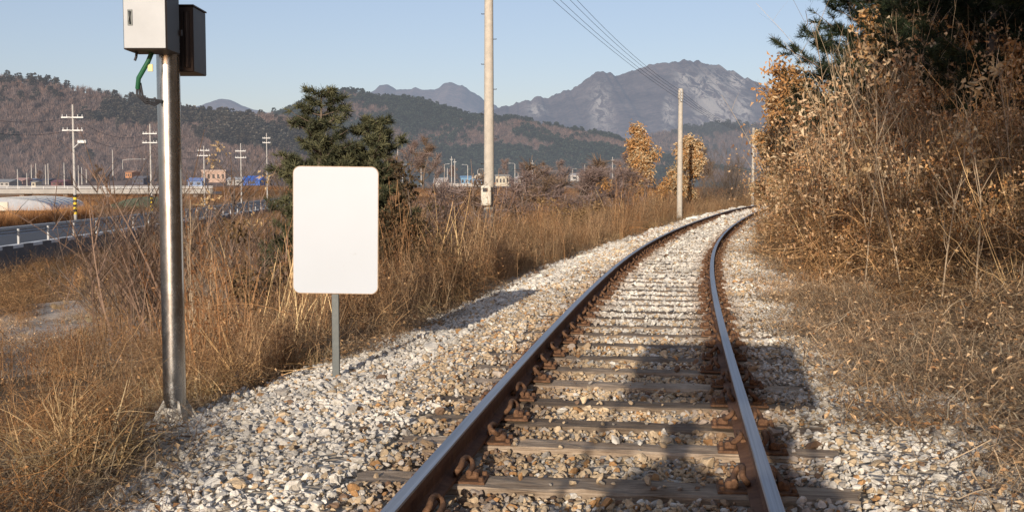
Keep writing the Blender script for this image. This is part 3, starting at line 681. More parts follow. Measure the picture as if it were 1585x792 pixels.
put('bank_leaves', LEAFY, t, s, RNG.uniform(.5, 1.0, len(t)), tn((1.05, .84, .62), .35), 'curled dead leaves caught in the bank vines', 'leaves', keep=k, dz=lift[k], tilt=.8)
t, s = spray(7, 55, 2.3, 6.5, 4.5); k = (s > ER(t) + .1) & (s < ER(t) + 2.0)
put('bank_stalks', BSTEM, t, s, RNG.uniform(.55, 1.05, len(t)) * np.interp(t, [8, 20], [.85, 1.1]), tn((.98, .82, .63), .3), 'upright dead stalks among the bank vines', 'stalks', keep=k, tilt=.22)

# tall shrubs that wall the track, each a thing of its own
WALL = []
for k in range(5):
    a_, b_ = G(), G()
    stems(a_, 18, .3, 1.5, 3.3, .015, lambda n: lerp3((.25, .16, .09), (.66, .50, .31), n, 1.2), lean=.15, K=8, twigs=13, twl=(.2, .75), heads=False)
    P = tangle(a_, 60, .5, 1.5, .008, cV, K=10, up=.35, zc=1.1, flat=1.8)
    n = 580; i = RNG.integers(0, 60, n); j = RNG.integers(2, 10, n); c = P[i, j] + RNG.normal(0, .06, (n, 3))
    b_.leaves(c, rdir(n) + [0, 0, -.7], rdir(n), RNG.uniform(.035, .095, n), .04, lerp3((.28, .135, .06), (.72, .49, .28), n, 1.2), .45)
    n = 280; c = np.c_[RNG.normal(0, .35, (n, 2)), RNG.uniform(.5, 2.6, n)]; c = c[RNG.integers(0, 18, n)] + RNG.normal(0, .13, (n, 3))
    b_.leaves(c, rdir(n) + [0, 0, -.7], rdir(n), RNG.uniform(.05, .11, n), .045, lerp3((.40, .19, .075), (.76, .58, .36), n), .45)
    WALL.append((a_.mesh('stems', M['plant']), b_.mesh('foliage', M['plant'])))
def wall_shrub(t, s, sc, k):
    x, y, _ = TS(t, s); z = float(ground_z(t, s)) - .1
    lab = ['tall twiggy brown shrub crowded into the thicket walling the right side of the track', 'bramble draped shrub low in the thicket near the right edge of the picture'][int(t < 13)]
    rt = thing('thicket_shrub', lab, 'shrub', (x, y, z), random.uniform(0, 6.28), ['shrubs walling the right side of the track', 'shrubs near the right edge'][int(t < 13)])
    rt.scale = (sc * random.uniform(.8, 1.1), sc * random.uniform(.8, 1.1), sc * random.uniform(.8, 1.15)); link('stems', WALL[k][0], rt); link('foliage', WALL[k][1], rt)
for row, gap in ((.35, .8), (1.3, .95), (2.4, 1.1), (3.6, 1.5)):
    t = 9.0 + row * .3
    while t < 40:
        if random.random() < .9: wall_shrub(t, float(ER(t)) + row + float(np.interp(t, [22, 30, 40], [0, .45, 1.1])) + random.uniform(-.3, .3), float(np.interp(t, [9, 12, 18, 28], [.48, .78, 1.18, 1.3])) * random.uniform(.7, 1.12), random.randrange(5))
        t += gap * random.uniform(.7, 1.3)

# ================================================================== TREES
def branch_tree(base, H, r0, seed, nb=9, lv=3, spread=.7, up=.5, crown0=.3, lean=(0, 0), leader=True):
    """trunk and limbs -> (tube buffer, list of twig paths)"""
    r = np.random.default_rng(seed); g = G(); tw = []
    def grow(p, d, L, rad, level):
        K = 6; P = [np.array(p, float)]; d = unit(d)
        for k in range(K):
            d = unit(d + r.normal(0, .13 if level else .06, 3) + np.array([0, 0, .05 * level])); P.append(P[-1] + d * L / K)
        P = np.array(P); g.tube(P, np.linspace(rad, rad * (.25 if level else .3), K + 1), 5 if level < 2 else 3, cap=False)
        tw.append((level, P))
        if level < lv:
            n = nb if level == 0 else max(3, nb - 3 * level)
            for i in range(n):
                q = (crown0 + (1 - crown0) * (i + r.random()) / n) if level == 0 else .25 + .7 * (i + r.random()) / n
                k = min(int(q * K), K - 1); o = P[k] + (P[k + 1] - P[k]) * (q * K - k); a = r.uniform(0, 2 * PI)
                out = np.array([math.cos(a), math.sin(a), 0]); dd = unit(P[k + 1] - P[k])
                nd = unit(dd * up + out * spread + np.array([0, 0, .25]))
                ll = L * (.55 if level == 0 else .5) * (1 - .55 * q if level == 0 else 1 - .4 * q) * r.uniform(.7, 1.2)
                grow(o, nd, ll, rad * (.45 if level == 0 else .5) * (1 - .4 * q), level + 1)
    grow(base, (lean[0], lean[1], 1), H, r0, 0); return g, tw
def oak(name, label, loc, H, seed, nleaf, pale=.4, lsize=.13, group=None, rz=0, nb=11, low=.15, dens_side=None):
    root = thing(name, label, 'tree', loc, rz, group)
    g, tw = branch_tree((0, 0, -.2), H, .05 + H * .012, seed, nb, 3, .75, .55, low)
    obj('trunk', g, M['bark'], root)
    r = np.random.default_rng(seed + 1); tips = np.concatenate([P[2:] for l, P in tw if l >= 2]); ends = np.concatenate([P[3:] for l, P in tw if l >= 1])
    al = np.concatenate([tips, ends]); 
    nc = nleaf // 14; ci = r.integers(0, len(al), nc); cc = al[ci] + r.normal(0, .05, (nc, 3))
    base_c = np.where((r.random(nc) < pale)[:, None], np.array((.60, .43, .24)), np.array((.52, .275, .105))) * r.uniform(.55, 1.15, (nc, 1))
    i = np.repeat(np.arange(nc), 14); n = len(i); c = cc[i] + r.normal(0, .10 * H / 4 + .02, (n, 3))
    G2 = G(); G2.leaves(c, rdir(n) + [0, 0, -.45], rdir(n), lsize * r.uniform(.6, 1.3, n), lsize * .5, base_c[i] * r.uniform(.75, 1.2, (n, 1)), .5)
    obj('crown', G2, M['plant'], root); return root
def gz(x, y): 
    t, s = inv_ts(x, y); return float(ground_z(t, s)[0])
def spot(px, Y, dx=0):
    p = aty(px, 300, Y); return (p[0], Y, gz(p[0], Y))
def oak_at(px, Y, ytop, *a, **k):
    x, y, z = spot(px, Y); top = aty(px, ytop, Y)[2]; return (x, y, z), max(1.0, (top - z) * .8)
o, H = oak_at(1000, 58, 178); oak('oak_tree', 'slim oak with rust orange leaves, left of the concrete pole', o, H, 11, 5200, .35, .17)
o, H = oak_at(1066, 60, 196); oak('oak_tree', 'broad oak with pale tan leaves directly behind the concrete pole', o, H, 23, 7000, .65, .17)
# leafy oaks on the foot of the bank
for px, Y, yt, sd, nl, pl, lab in (
        (1230, 30, 118, 5, 13000, .5, 'large leafy oak bulging over the track at the far end of the bank'),
        (1222, 33, 175, 15, 9000, .8, 'low oak with pale leaves, its skirt reaching down beside the rail'),
        (1262, 25, 40, 31, 1700, .1, 'thin oak with bright orange leaves in front of the dark pine'),
        (1300, 21, 130, 37, 1500, .35, 'scrub oak half hidden among vines below the bright orange oak'),
        (1410, 19, 20, 41, 1400, .1, 'sparse scrub oak on the upper bank below the pines'),
        (1560, 15, 60, 43, 900, .2, 'sparse rusty scrub oak at the right edge of the bank'),
        (1243, 28, 112, 53, 8000, .6, 'broad tan leaved oak shoulder to shoulder with the bulging leafy oak'),
        (1268, 25.5, 165, 57, 5000, .55, 'low pale oak filling the gap below the thin bright orange oak'),
        (1335, 22, 10, 45, 1600, .15, 'rusty oak mixed with the dark pines right of the bright orange oak'),
        (1490, 19, 15, 47, 1300, .1, 'dull orange oak in the shade under the pines'),
        (1250, 29, 95, 49, 3600, .35, 'orange oak between the bulging leafy oak and the thin bright one')):
    o, H = oak_at(px, Y, yt); oak('oak_tree', lab, o, H, sd, nl, pl, .12, low=.08)
# pines
def pine_parts(H, seed, crown0=.1, spread=.42, leaders=1, dens=1.0, nw=13, droop=.1, tuft=.14, col=((.020, .030, .014), (.075, .085, .035)), pw=.6):
    r = np.random.default_rng(seed); T = G(); C = G(); cen = []; dirs = []
    lead = [((0, 0, -.2), (0.02, 0, 1), H)] + [((r.normal(0, .1), r.normal(0, .1), H * .15), (.32 * (-1) ** k, .1, 1), H * r.uniform(.62, .75)) for k in range(leaders - 1)]
    for b, d, h in lead:
        q = np.linspace(0, 1, 10)[:, None]; P = np.array(b) + unit(d) * q * h + np.c_[.06 * np.sin(q * 5 + seed), .05 * np.cos(q * 4), q * 0] * h * .15
        T.tube(P, np.linspace(.02 * H + .02, .012, 10), 7)
        for w in range(nw):
            f = crown0 + (1 - crown0) * (w + .3) / nw; o = P[0] + (P[-1] - P[0]) * f; o = np.array([np.interp(f, q[:, 0], P[:, k]) for k in range(3)])
            for b_ in range(int(r.integers(4, 7))):
                a = r.uniform(0, 2 * PI); L = H * spread * (1 - f) ** pw * r.uniform(.55, 1.15) + .12
                qs = np.linspace(0, 1, 7); out = np.array([math.cos(a), math.sin(a), 0])
                B = o + out * (qs * L)[:, None] + np.array([0, 0, 1]) * ((qs * .25 - droop * 2.2 * qs * (1 - qs) + .18 * qs ** 2) * L)[:, None] + r.normal(0, .02 * L, (7, 3)) * qs[:, None]
                T.tube(B, np.linspace(.008 + .012 * L, .004, 7), 4, cap=False)
                m = int(max(4, L * 9) * dens)
                for j in range(m):
                    u = r.uniform(.2, 1.0); p = np.array([np.interp(u, qs, B[:, k]) for k in range(3)]); a2 = a + r.normal(0, .9); l2 = L * .32 * (1.15 - u) * r.uniform(.5, 1.2) + .06
                    dd = unit([math.cos(a2), math.sin(a2), r.uniform(-.05, .6)]); e = p + dd * l2
                    T.tube([p, (p + e) / 2, e], [.006, .005, .003], 3, cap=False)
                    k_ = max(2, int(l2 / .055)); 
                    for uu in np.linspace(.3, 1.0, k_): cen.append(p + (e - p) * uu); dirs.append(dd)
    cen = np.array(cen); dirs = np.array(dirs); nn = int(15 * dens) + 4; i = np.repeat(np.arange(len(cen)), nn); n = len(i)
    d = unit(dirs[i] * .7 + r.normal(0, .75, (n, 3)) + [0, 0, .25]); L = tuft * r.uniform(.6, 1.2, n)
    P = np.stack([cen[i], cen[i] + d * L[:, None]], 1)
    k = r.random((len(cen), 1)) ** 1.3; cc = np.array(col[0]) * (1 - k) + np.array(col[1]) * k
    C.ribbons(P, np.c_[np.full(n, .012), np.full(n, .006)], unit(np.cross(d, r.normal(size=(n, 3)))), cc[i] * r.uniform(.7, 1.3, (n, 1)))
    print('pine', n); return T, C
x, y, z = spot(488, 19.5)
root = thing('pine_tree', 'bushy dark green pine standing behind the white sign', 'tree', (x, y, z), .4)
T, C = pine_parts((3.15 - z) * 1.0, 3, .05, .285, 2, 1.2, 26, .02, .12, ((.036, .042, .023), (.15, .145, .075))); obj('trunk', T, M['bark'], root); obj('crown', C, M['needle'], root)
x, y, z = spot(585, 20.5)
root = thing('pine_tree', 'small pine peeping out right of the white sign', 'tree', (x, y, z), 1.4)
T, C = pine_parts((2.15 - z) * .93, 8, .06, .30, 1, 1.1, 12, .05, .12, ((.036, .042, .023), (.15, .145, .075))); obj('trunk', T, M['bark'], root); obj('crown', C, M['needle'], root)
T, C = pine_parts(9, 21, .12, .38, 1, .85, 17, .16, .15, ((.012, .02, .012), (.045, .058, .026)))
MT, MC = T.mesh('trunk', M['bark']), C.mesh('crown', M['needle'])
T, C = pine_parts(8, 27, .02, .40, 1, .85, 19, .16, .15, ((.012, .02, .012), (.045, .058, .026)))
LT, LC = T.mesh('trunk', M['bark']), C.mesh('crown', M['needle'])
T, C = pine_parts(11, 29, .34, .36, 1, .7, 16, .1, .2, ((.012, .02, .012), (.045, .058, .026)))  # high-crowned pine, added out of view to throw shade on the upper bank
SHADE_T, SHADE_C = T.mesh('trunk', M['bark']), C.mesh('crown', M['needle'])
pines = [(24, 7.0, 1.0, 4.0, 1, 'dense pine squeezed between the hilltop pines'), (18, 7.2, .9, 2.9, 1, 'dense pine at the top right behind the dull orange oak'), (27, 4.3, .95, 1.1, 0, 'dark pine at the left end of the hilltop row, boughs reaching over the track'), (23, 5.0, .9, 2.6, 1, 'dark pine behind the bright orange oak on the bank'),
         (19.5, 5.3, .85, .4, 1, 'dark pine in the shaded top right of the bank'), (16.5, 5.7, .8, 3.6, 1, 'dark pine at the extreme right above the vines'), (26, 7.2, 1.0, .9, 1, 'bushy dark pine behind the front row on the hilltop'),
         (31, 6.5, 1.1, 4.4, 1, 'tall dark pine at the rear of the hilltop row'), (22, 9, 1.0, 5.1, 1, 'tall dark pine uphill of the others'), (36, 6, .8, .2, 0, 'dark pine beyond the leafy oak at the end of the bank'),
         (2.0, 4.2, 1.0, 3.3, 2, 'unseen tall pine added to shade the bank, nearest to the rail cart'), (-1, 4.4, 1.05, .9, 2, 'unseen tall pine added for shade beside the rail cart on the slope'), (-4.5, 4.2, 1.05, 2.2, 2, 'unseen tall pine added for shade behind the camera at the hillside foot'), (1, 7.6, 1.0, 5.6, 2, 'unseen tall pine added for shade higher up the slope beside the rail cart')]
for t, s, sc, rz, kk, lab in pines:
    x, y, _ = TS(t, s); root = thing('pine_tree', lab, 'tree', (x, y, float(ground_z(t, s)) - .1), rz, 'dark pines on the hillside'); root.scale = (sc,) * 3
    mt, mc = ((MT, MC), (LT, LC), (SHADE_T, SHADE_C))[kk]; link('trunk', mt, root); link('crown', mc, root)
# bare shrubs and saplings
def bare(name, label, cat, loc, H, seed, nb, lv, r0, leaves=0, spread=.7, up=.55, mat='bark', group=None, crown0=.1, multi=1, lcol=cOp):
    root = thing(name, label, cat, loc, 0, group); g = G(); TW = []
    r = np.random.default_rng(seed)
    for m in range(multi):
        g1, tw = branch_tree((r.normal(0, .12) if multi > 1 else 0, r.normal(0, .12) if multi > 1 else 0, -.15), H * (1 if m == 0 else r.uniform(.6, 1)), r0, seed + m * 7, nb, lv, spread, up, crown0, (r.normal(0, .3), r.normal(0, .3)) if multi > 1 else (0, 0))
        for a in ('V', 'Q', 'T', 'CQ', 'CT', 'MQ', 'MT', 'SQ', 'ST'):
            L = getattr(g1, a)
            if a in ('Q', 'T'): L = [q + g.n for q in L]
            getattr(g, a).extend(L)
        g.n += g1.n; TW += tw
    obj('trunk', g, M[mat], root)
    if leaves:
        al = np.concatenate([P[3:] for l, P in TW if l >= 1]); nc = max(1, leaves // 20); ce = al[r.integers(0, len(al), nc)]; i = np.repeat(np.arange(nc), 20); n = len(i)
        g2 = G(); g2.leaves(ce[i] + r.normal(0, .07, (n, 3)), rdir(n) + [0, 0, -.5], rdir(n), r.uniform(.05, .12, n), .05, lcol(n) * r.uniform(.7, 1.1, (n, 1)), .4); obj('leaf', g2, M['plant'], root)
    return root
x, y, z = spot(345, 21); bare('bare_sapling', 'bare sapling with two clumps of tan leaves between steel post and pine', 'tree', (x, y, z), (2.6 - z) * .85, 51, 13, 3, .05, 140, .85, .6, 'bark', None, .2, 2)
x, y, z = spot(205, 23); bare('bare_shrub', 'bare spreading shrub just left of the steel post', 'shrub', (x, y, z), 2.1 - z, 61, 12, 3, .028, 0, .8, .7, 'bark', None, .05, 6)
TW = [stems(G(), 30, .24, 1.1, 2.5, .022, lambda n: lerp3((.13, .085, .06), (.34, .22, .15), n), lean=.28, K=7, twigs=17, twl=(.3, .95), heads=False).mesh('stems', M['plant']) for _ in range(2)]
for k, (px, Y, yt, lab) in enumerate(((186, 25, 276, 'reddish bare shrub farthest left of the steel post'), (226, 22, 258, 'reddish bare shrub touching the left side of the steel post'), (292, 23, 262, 'reddish bare shrub just right of the steel post'), (398, 17, 300, 'brown bare shrub below the left side of the pine'), (628, 26, 262, 'reddish bare shrub right of the sign behind the dark shrub'), (700, 30, 292, 'low reddish bare shrub left of the meter box pole'))):
    x, y, z = spot(px, Y); h = aty(px, yt, Y)[2] - z; rt = thing('bare_shrub', lab, 'shrub', (x, y, z), k * 1.1); rt.scale = (h / 2.5 * 1.15, h / 2.5 * 1.15, h / 2.4); link('stems', TW[k % 2], rt)
x, y, z = spot(310, 18); bare('bare_shrub', 'bare brown shrub right of the steel post under the sapling', 'shrub', (x, y, z), 1.2 - z, 67, 9, 3, .018, 40, .7, .8, 'palebark', None, .05, 5)
x, y, z = spot(640, 17); bare('leafy_shrub', 'dark shrub with curled leaves between sign and concrete pole', 'shrub', (x, y, z), 1.35 - z, 71, 10, 3, .025, 2600, .8, .5, 'bark', None, .05, 5, lambda n: lerp3((.035, .032, .018), (.16, .10, .05), n))
x, y, z = spot(420, 15.5); bare('leafy_shrub', 'brown twiggy shrub under the pine at the left edge of the sign', 'shrub', (x, y, z), .75 - z, 73, 9, 3, .02, 900, .8, .6, 'bark', None, .05, 5, lambda n: lerp3((.06, .04, .022), (.24, .15, .07), n))
x, y, z = spot(870, 33); bare('leafy_shrub', 'low leafy brown shrub in the weeds left of the orange oak', 'shrub', (x, y, z), .95 - z, 77, 9, 3, .02, 1400, .8, .6, 'bark', None, .05, 4, lambda n: lerp3((.14, .08, .035), (.42, .27, .13), n))
for px, Y, yt, sd, lab in ((1112, 76, 238, 81, 'dark bare thicket bush right of the two oaks'), (1135, 80, 228, 83, 'tallest bare thicket bush in front of the bend'), (1152, 92, 246, 85, 'bare thicket bush beside the farthest concrete pole'), (1095, 84, 262, 87, 'low bare bush behind the pale tan oak'), (1030, 72, 268, 89, 'low bare bush between the two oaks')):
    x, y, z = spot(px, Y); H = aty(px, yt, Y)[2] - z; bare('bare_shrub', lab, 'shrub', (x, y, z), H, sd, 11, 3, .04, 0, .75, .8, 'bark', None, .02, 7)
for px, Y, yt, sd, lab in ((1572, 11.5, 60, 91, 'tall crooked pale stem at the far right of the bank'), (1405, 12.5, 190, 92, 'pale bare stem rising through the middle of the bank'), (1480, 12, 150, 93, 'leaning pale stem left of the tall crooked stem'), (1340, 13.5, 120, 94, 'arching thin stem over the bank brambles'),
                          (1515, 10.5, 170, 95, 'thin upright stem in front of the shaded slope'), (1440, 14, 90, 96, 'forked stem below the pines, bare to the tip'), (1385, 15, 60, 97, 'slender stem reaching up into the pine shade'), (1295, 18, 150, 98, 'brown whippy stem beside the scrub oak'), (1460, 11, 250, 99, 'short bare stem low on the bank')):
    x, y, z = spot(px, Y); H = max(1.0, aty(px, yt, Y)[2] - z); bare('bare_sapling', lab, 'sapling', (x, y, z), H, sd, 6, 1, .013, 12, .45, .9, 'palebark', None, .3, 1)

# ================================================================== STEEL POST WITH BOXES
bx, by, bz = -2.414, 7.72, -.42
post = thing('equipment_post', 'shiny steel post carrying two metal boxes, left of the white sign', 'post', (bx, by, bz))
g = G(); zt = 2.62 - bz; g.tube([(0, 0, 0), (0, 0, .25), (0, 0, zt * .5), (0, 0, zt)], .080, 28)
for zz in (.93, 1.75): g.tube([(0, 0, zz), (0, 0, zz + .004)], .0812, 28)
obj('shaft', g, M['steel'], post)
g = G(); g.box((0, 0, .0), (.34, .34, .03), bev=.004); g.tube([(0, 0, .01), (0, 0, .11)], .088, 24)
for a in range(4):
    c, s_ = math.cos(a * PI / 2 + .6), math.sin(a * PI / 2 + .6); V = [(c * .08, s_ * .08, .015), (c * .165, s_ * .165, .015), (c * .08, s_ * .08, .16)]; n_ = np.array([-s_, c, 0]) * .006
    V = np.array(V); g.add(np.vstack([V - n_, V + n_]), [[0, 1, 2], [5, 4, 3]]); g.add(np.vstack([V - n_, V + n_]), [[0, 3, 4, 1], [1, 4, 5, 2], [2, 5, 3, 0]])
    g.tube([(c * .14 - s_ * .09, s_ * .14 + c * .09, .01), (c * .14 - s_ * .09, s_ * .14 + c * .09, .06)], .012, 6)
obj('base_plate', g, M['cream'], post)
zb = 2.17 - bz
rzb = .1
cb = obj('control_box', G().box((0, 0, .35), (.292, .28, .70), bev=.006), M['darkmetal'], post, (-.036, -.225, zb), 0); cb['label'] = 'bright square metal box on the front'
dr = obj('door', G().box((0, -.143, .35), (.28, .012, .685), bev=.004), M['stainless'], cb)
obj('handle', G().tube([(-.095, -.150, .17), (-.095, -.166, .17), (-.095, -.166, .25), (-.095, -.150, .25)], .007, 6).box((-.095, -.151, .21), (.032, .006, .105), bev=.002), M['signpost'], cb)
obj('bracket', G().box((.06, .148, .15), (.2, .016, .04)), M['darkmetal'], cb); obj('bracket', G().box((.06, .148, .55), (.2, .016, .04)), M['darkmetal'], cb)
g = G(); g.box((0, 0, .23), (.24, .32, .46), bev=.006)
rb = obj('rear_box', g, M['darkmetal'], post, (.035, .25, 2.07 - bz), 0); rb['label'] = 'dark brown metal box on the back'
obj('lid', G().box((0, 0, .466), (.255, .335, .012), bev=.003), M['darkmetal'], rb)
obj('vent_cover', G().tube([(.075, -.162, .03), (.075, -.162, .42)], .022, 10), M['darkmetal'], rb)
cbl = obj('conduit', G().tube([(-.05, -.17, zb + .02), (-.085, -.17, zb - .06), (-.155, -.16, zb - .17), (-.17, -.14, zb - .24)], .017, 8), M['green'], post)
for k in range(3): obj('cable', G().tube([(-.175 + .012 * k, -.14, zb - .20), (-.175 + .02 * k, -.14, zb - .28 - .01 * k), (-.12, -.13, zb - .335 + .014 * k), (-.06, -.12, zb - .35 + .018 * k), (-.02, -.085, zb - .32)], .008, 6), M['wire'], post)
obj('plug', G().tube([(-.15, -.2, zb + .01), (-.155, -.2, zb - .03), (-.165, -.2, zb - .055)], .009, 6), M['wire'], post)
obj('cable_tag', G().box((-.07, -.168, zb - .10), (.035, .01, .05), bev=.002), plain('tag_yellow', (.7, .6, .3), .6), post)

# ================================================================== WHITE SIGN
sx, sy, sz = -1.44, 8.85, -.32
sg = thing('sign', 'blank white rounded sign on a thin grey post', 'sign', (sx, sy, sz), -.03)
g = G(); g.box((0.0, .0, .85), (.058, .035, 1.74), bev=.003); obj('post', g, M['signpost'], sg)
def rrect(w, h, r, n=8):
    P = []
    for cx, cz, a0 in ((w / 2 - r, h / 2 - r, 0), (-w / 2 + r, h / 2 - r, PI / 2), (-w / 2 + r, -h / 2 + r, PI), (w / 2 - r, -h / 2 + r, 1.5 * PI)):
        for k in range(n + 1): a = a0 + k * PI / 2 / n; P.append((cx + r * math.cos(a), cz + r * math.sin(a)))
    return P
g = G(); P = [(x, z + 1.225) for x, z in rrect(.695, 1.03, .06)]; g.prism(P, -.042, -.030)
pn = obj('panel', g, [M['signedge']], sg); pn.rotation_euler = (0, .012, 0)
def m_face():
    m, nt, N = newmat('scuffed_white_face'); tc = N('ShaderNodeTexCoord').outputs['Object']
    n = noise(nt, 7, 6, .75, tc, .6); big = noise(nt, 1.6, 3, .5, tc)
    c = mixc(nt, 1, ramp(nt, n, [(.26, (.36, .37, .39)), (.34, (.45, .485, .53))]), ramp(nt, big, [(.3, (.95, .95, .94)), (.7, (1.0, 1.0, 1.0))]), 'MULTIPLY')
    return finish(m, nt, c, .4)
g = G(); P = [(x, z + 1.225) for x, z in rrect(.684, 1.019, .055)]; g.prism(P, -.0445, -.0425); obj('face', g, m_face(), pn)
g = G()
for zz in (.95, 1.5): g.box((0, -.022, zz), (.3, .012, .03))
obj('bracket', g, M['signpost'], sg)

# ================================================================== CONCRETE POLES AND WIRES
def conc_pole(px, Y, ztop, rb, rt, label, steps=True):
    x, y, z = spot(px, Y); z -= .3; r = thing('utility_pole', label, 'utility pole', (x, y, z)); H = ztop - z
    g = G(); qs = np.linspace(0, 1, 9); g.tube(np.c_[0 * qs, 0 * qs, qs * H], rb + (rt - rb) * qs, 20); obj('shaft', g, M['concrete'], r)
    if steps:
        zz = 1.9; k = 0
        while zz < H - .3:
            s = 1 if k % 2 else -1; rr = rb + (rt - rb) * zz / H
            obj('step_bolt', G().tube([(s * (rr - .01), 0, zz), (s * (rr + .075), 0, zz), (s * (rr + .075), 0, zz + .015)], .010, 6), M['darkmetal'], r); zz += .62; k += 1
    g = G(); g.box((0, -.02, H - .35), (1.1, .075, .075), rz=.1)
    for q in (-.48, -.2, .2, .48): g.tube([(q, -.02, H - .31), (q, -.02, H - .24), (q, -.02, H - .16)], [.03, .045, .02], 8)
    return r, np.array((x, y, z)), H, g
pA, A0, AH, gA = conc_pole(757, 27.5, 7.95, .142, .098, 'thick concrete pole with a meter box, behind the weeds right of the sign'); obj('crossarm', gA, M['galv'], pA)
mb = G(); mb.box((0, 0, 0), (.25, .18, .50), bev=.02)
m = obj('meter_box', mb, M['cream'], pA, (-.07, -.225, float(1.03 - A0[2])), 0)
obj('window', G().box((-.02, -.092, .14), (.12, .012, .10), bev=.004), M['glassdark'], m); obj('cover', G().box((.0, -.091, -.08), (.19, .014, .26), bev=.01), M['cream'], m)
g = G(); g.tube([(.11, -.14, 1.25 - A0[2]), (.135, -.12, .3 - A0[2]), (.135, -.12, 0)], .022, 6); obj('conduit', g, M['darkmetal'], pA)
pB, B0, BH, gB = conc_pole(1052, 51, 5.75, .135, .10, 'concrete pole standing between the two orange oaks', False)
obj('cap', G().tube([(0, 0, BH - .45), (0, 0, BH - .1), (0, 0, BH + .03)], [.13, .125, .10], 12), M['concrete'], pB)
g = G(); g.box((0, -.13, BH - .3), (.06, .06, .5)); [g.tube([(.0, -.17, BH - .12 - .14 * k), (0, -.24, BH - .12 - .14 * k)], .035, 8) for k in range(4)]; obj('insulator_rack', g, M['galv'], pB)
pC, C0, CH, gC = conc_pole(1165, 84, 5.7, .12, .09, 'slim pale pole beside the thicket, farthest along the track', False); 
obj('cap', G().tube([(0, 0, CH - .45), (0, 0, CH + .03)], [.12, .1], 8), M['concrete'], pC)
x, y, z = spot(1212, 118); pD = np.array((x + 14, y, z + 6.5))
for k in range(4):
    def wirepath(a, b, sag, n=18):
        q = np.linspace(0, 1, n)[:, None]; P = a + (b - a) * q; P[:, 2] -= sag * 4 * (q * (1 - q))[:, 0]; return P
    offA = [(-.48, 0), (-.2, 0), (.2, 0), (.48, .0)][k]
    a = A0 + [offA[0], 0, AH - .15]; b = B0 + [0, -.22, BH - .1 - .14 * (3 - k) + .0]; c = C0 + [0, -.15, CH - .12 * (3 - k)]
    z0 = a + (a - b) * 1.0; z0[2] = a[2] + .2
    P = np.vstack([wirepath(z0, a, .35), wirepath(a, b, .30 + .04 * k)[1:], wirepath(b, c, .35 + .05 * k)[1:], wirepath(c, pD + [0, 0, -.12 * (3 - k)], .4)[1:]])
    tag(obj('overhead_wire', G().tube(P, .0065, 5), M['wire']), ['lowest black overhead wire running past the concrete poles', 'second lowest overhead wire above the oaks', 'overhead wire just below the topmost one', 'topmost overhead wire strung between the concrete poles'][k], 'wire', 'overhead wires along the track')

# ================================================================== ROAD, GUARD RAIL, WALL
yy = np.concatenate([np.arange(-40, 160, 4), np.arange(160, 520, 20)])
ROADZ = -1.5
def rz_(y): return ROADZ + np.clip((np.asarray(y, float) - 130) * .0052, 0, 1.6)
def strip(name, a, b, dz, mat, label, cat, kind='structure', ysel=None, parent=None):
    y_ = yy if ysel is None else ysel
    X = np.stack([road_near_x(y_) - a, road_near_x(y_) - b], 1); Y = np.stack([y_, y_], 1); Z = np.stack([rz_(y_) + dz] * 2, 1)
    V = np.stack([X, Y, Z], -1).reshape(-1, 3); i = np.arange(len(y_) - 1) * 2
    g = G(); g.add(V, np.stack([i, i + 2, i + 3, i + 1], 1)); return tag(obj(name, g, mat), label, cat, kind=kind)
strip('road', 0, 10.4, 0, M['asphalt'], 'grey two lane asphalt road beyond the field', 'road')
g = G()
for off in (1.0, 9.5):
    V = np.stack([np.stack([road_near_x(yy) - off, yy, rz_(yy) + .006], 1), np.stack([road_near_x(yy) - off - .22, yy, rz_(yy) + .006], 1)], 1).reshape(-1, 3); i = np.arange(len(yy) - 1) * 2; g.add(V, np.stack([i, i + 2, i + 3, i + 1], 1))
for y0 in np.arange(-30, 300, 10):
    for off in (5.3, 3.2 if False else 5.3): pass
    y_ = np.array([y0, y0 + 5.0]); V = np.stack([np.stack([road_near_x(y_) - 5.3, y_, rz_(y_) + .006], 1), np.stack([road_near_x(y_) - 5.5, y_, rz_(y_) + .006], 1)], 1).reshape(-1, 3); g.add(V, [[0, 2, 3, 1]])
tag(obj('road_markings', g, M['paint']), 'white painted lines on the asphalt road', 'road marking', kind='structure')
g = G(); V = np.stack([np.stack([road_near_x(yy) + .22, yy, rz_(yy) + .02], 1), np.stack([road_near_x(yy) + .30, yy, rz_(yy) - 1.8], 1)], 1).reshape(-1, 3); i = np.arange(len(yy) - 1) * 2; g.add(V, np.stack([i, i + 1, i + 3, i + 2], 1))
tag(obj('retaining_wall', g, M['wall']), 'dark shaded retaining wall under the road edge', 'wall', kind='structure')
kb = thing('kerb', 'black and white striped kerb along the near road edge', 'kerb', (0, 0, 0)); kb['kind'] = 'structure'
gw, gk = G(), G(); ang = math.atan(.0838)
for k, y0 in enumerate(np.arange(-10, 190, 1.25)): (gw if k % 2 else gk).box((road_near_x(y0) + .11, y0, rz_(y0) + .07), (.22, 1.25, .16), rz=ang)
obj('white_stripe', gw, M['paint'], kb); obj('dark_stripe', gk, M['wall'], kb)
gr = thing('guardrail', 'white posted steel guardrail along the near side of the road', 'guardrail', (0, 0, 0))
ga = G()
for zz, th in ((.78, .09), (.66, .09)):
    V = np.stack([np.stack([road_near_x(yy[:46]) - .32, yy[:46], rz_(yy[:46]) + zz - th], 1), np.stack([road_near_x(yy[:46]) - .37, yy[:46], rz_(yy[:46]) + zz - th * .4], 1), np.stack([road_near_x(yy[:46]) - .32, yy[:46], rz_(yy[:46]) + zz + .02], 1)], 1).reshape(-1, 3); i = np.arange(45) * 3
    ga.add(V, np.concatenate([np.stack([i, i + 1, i + 4, i + 3], 1), np.stack([i + 1, i + 2, i + 5, i + 4], 1)]))
obj('beam', ga, M['beam'], gr)
mp_ = G().tube([(0, 0, 0), (0, 0, .82)], .07, 8).mesh('post', M['galv'])
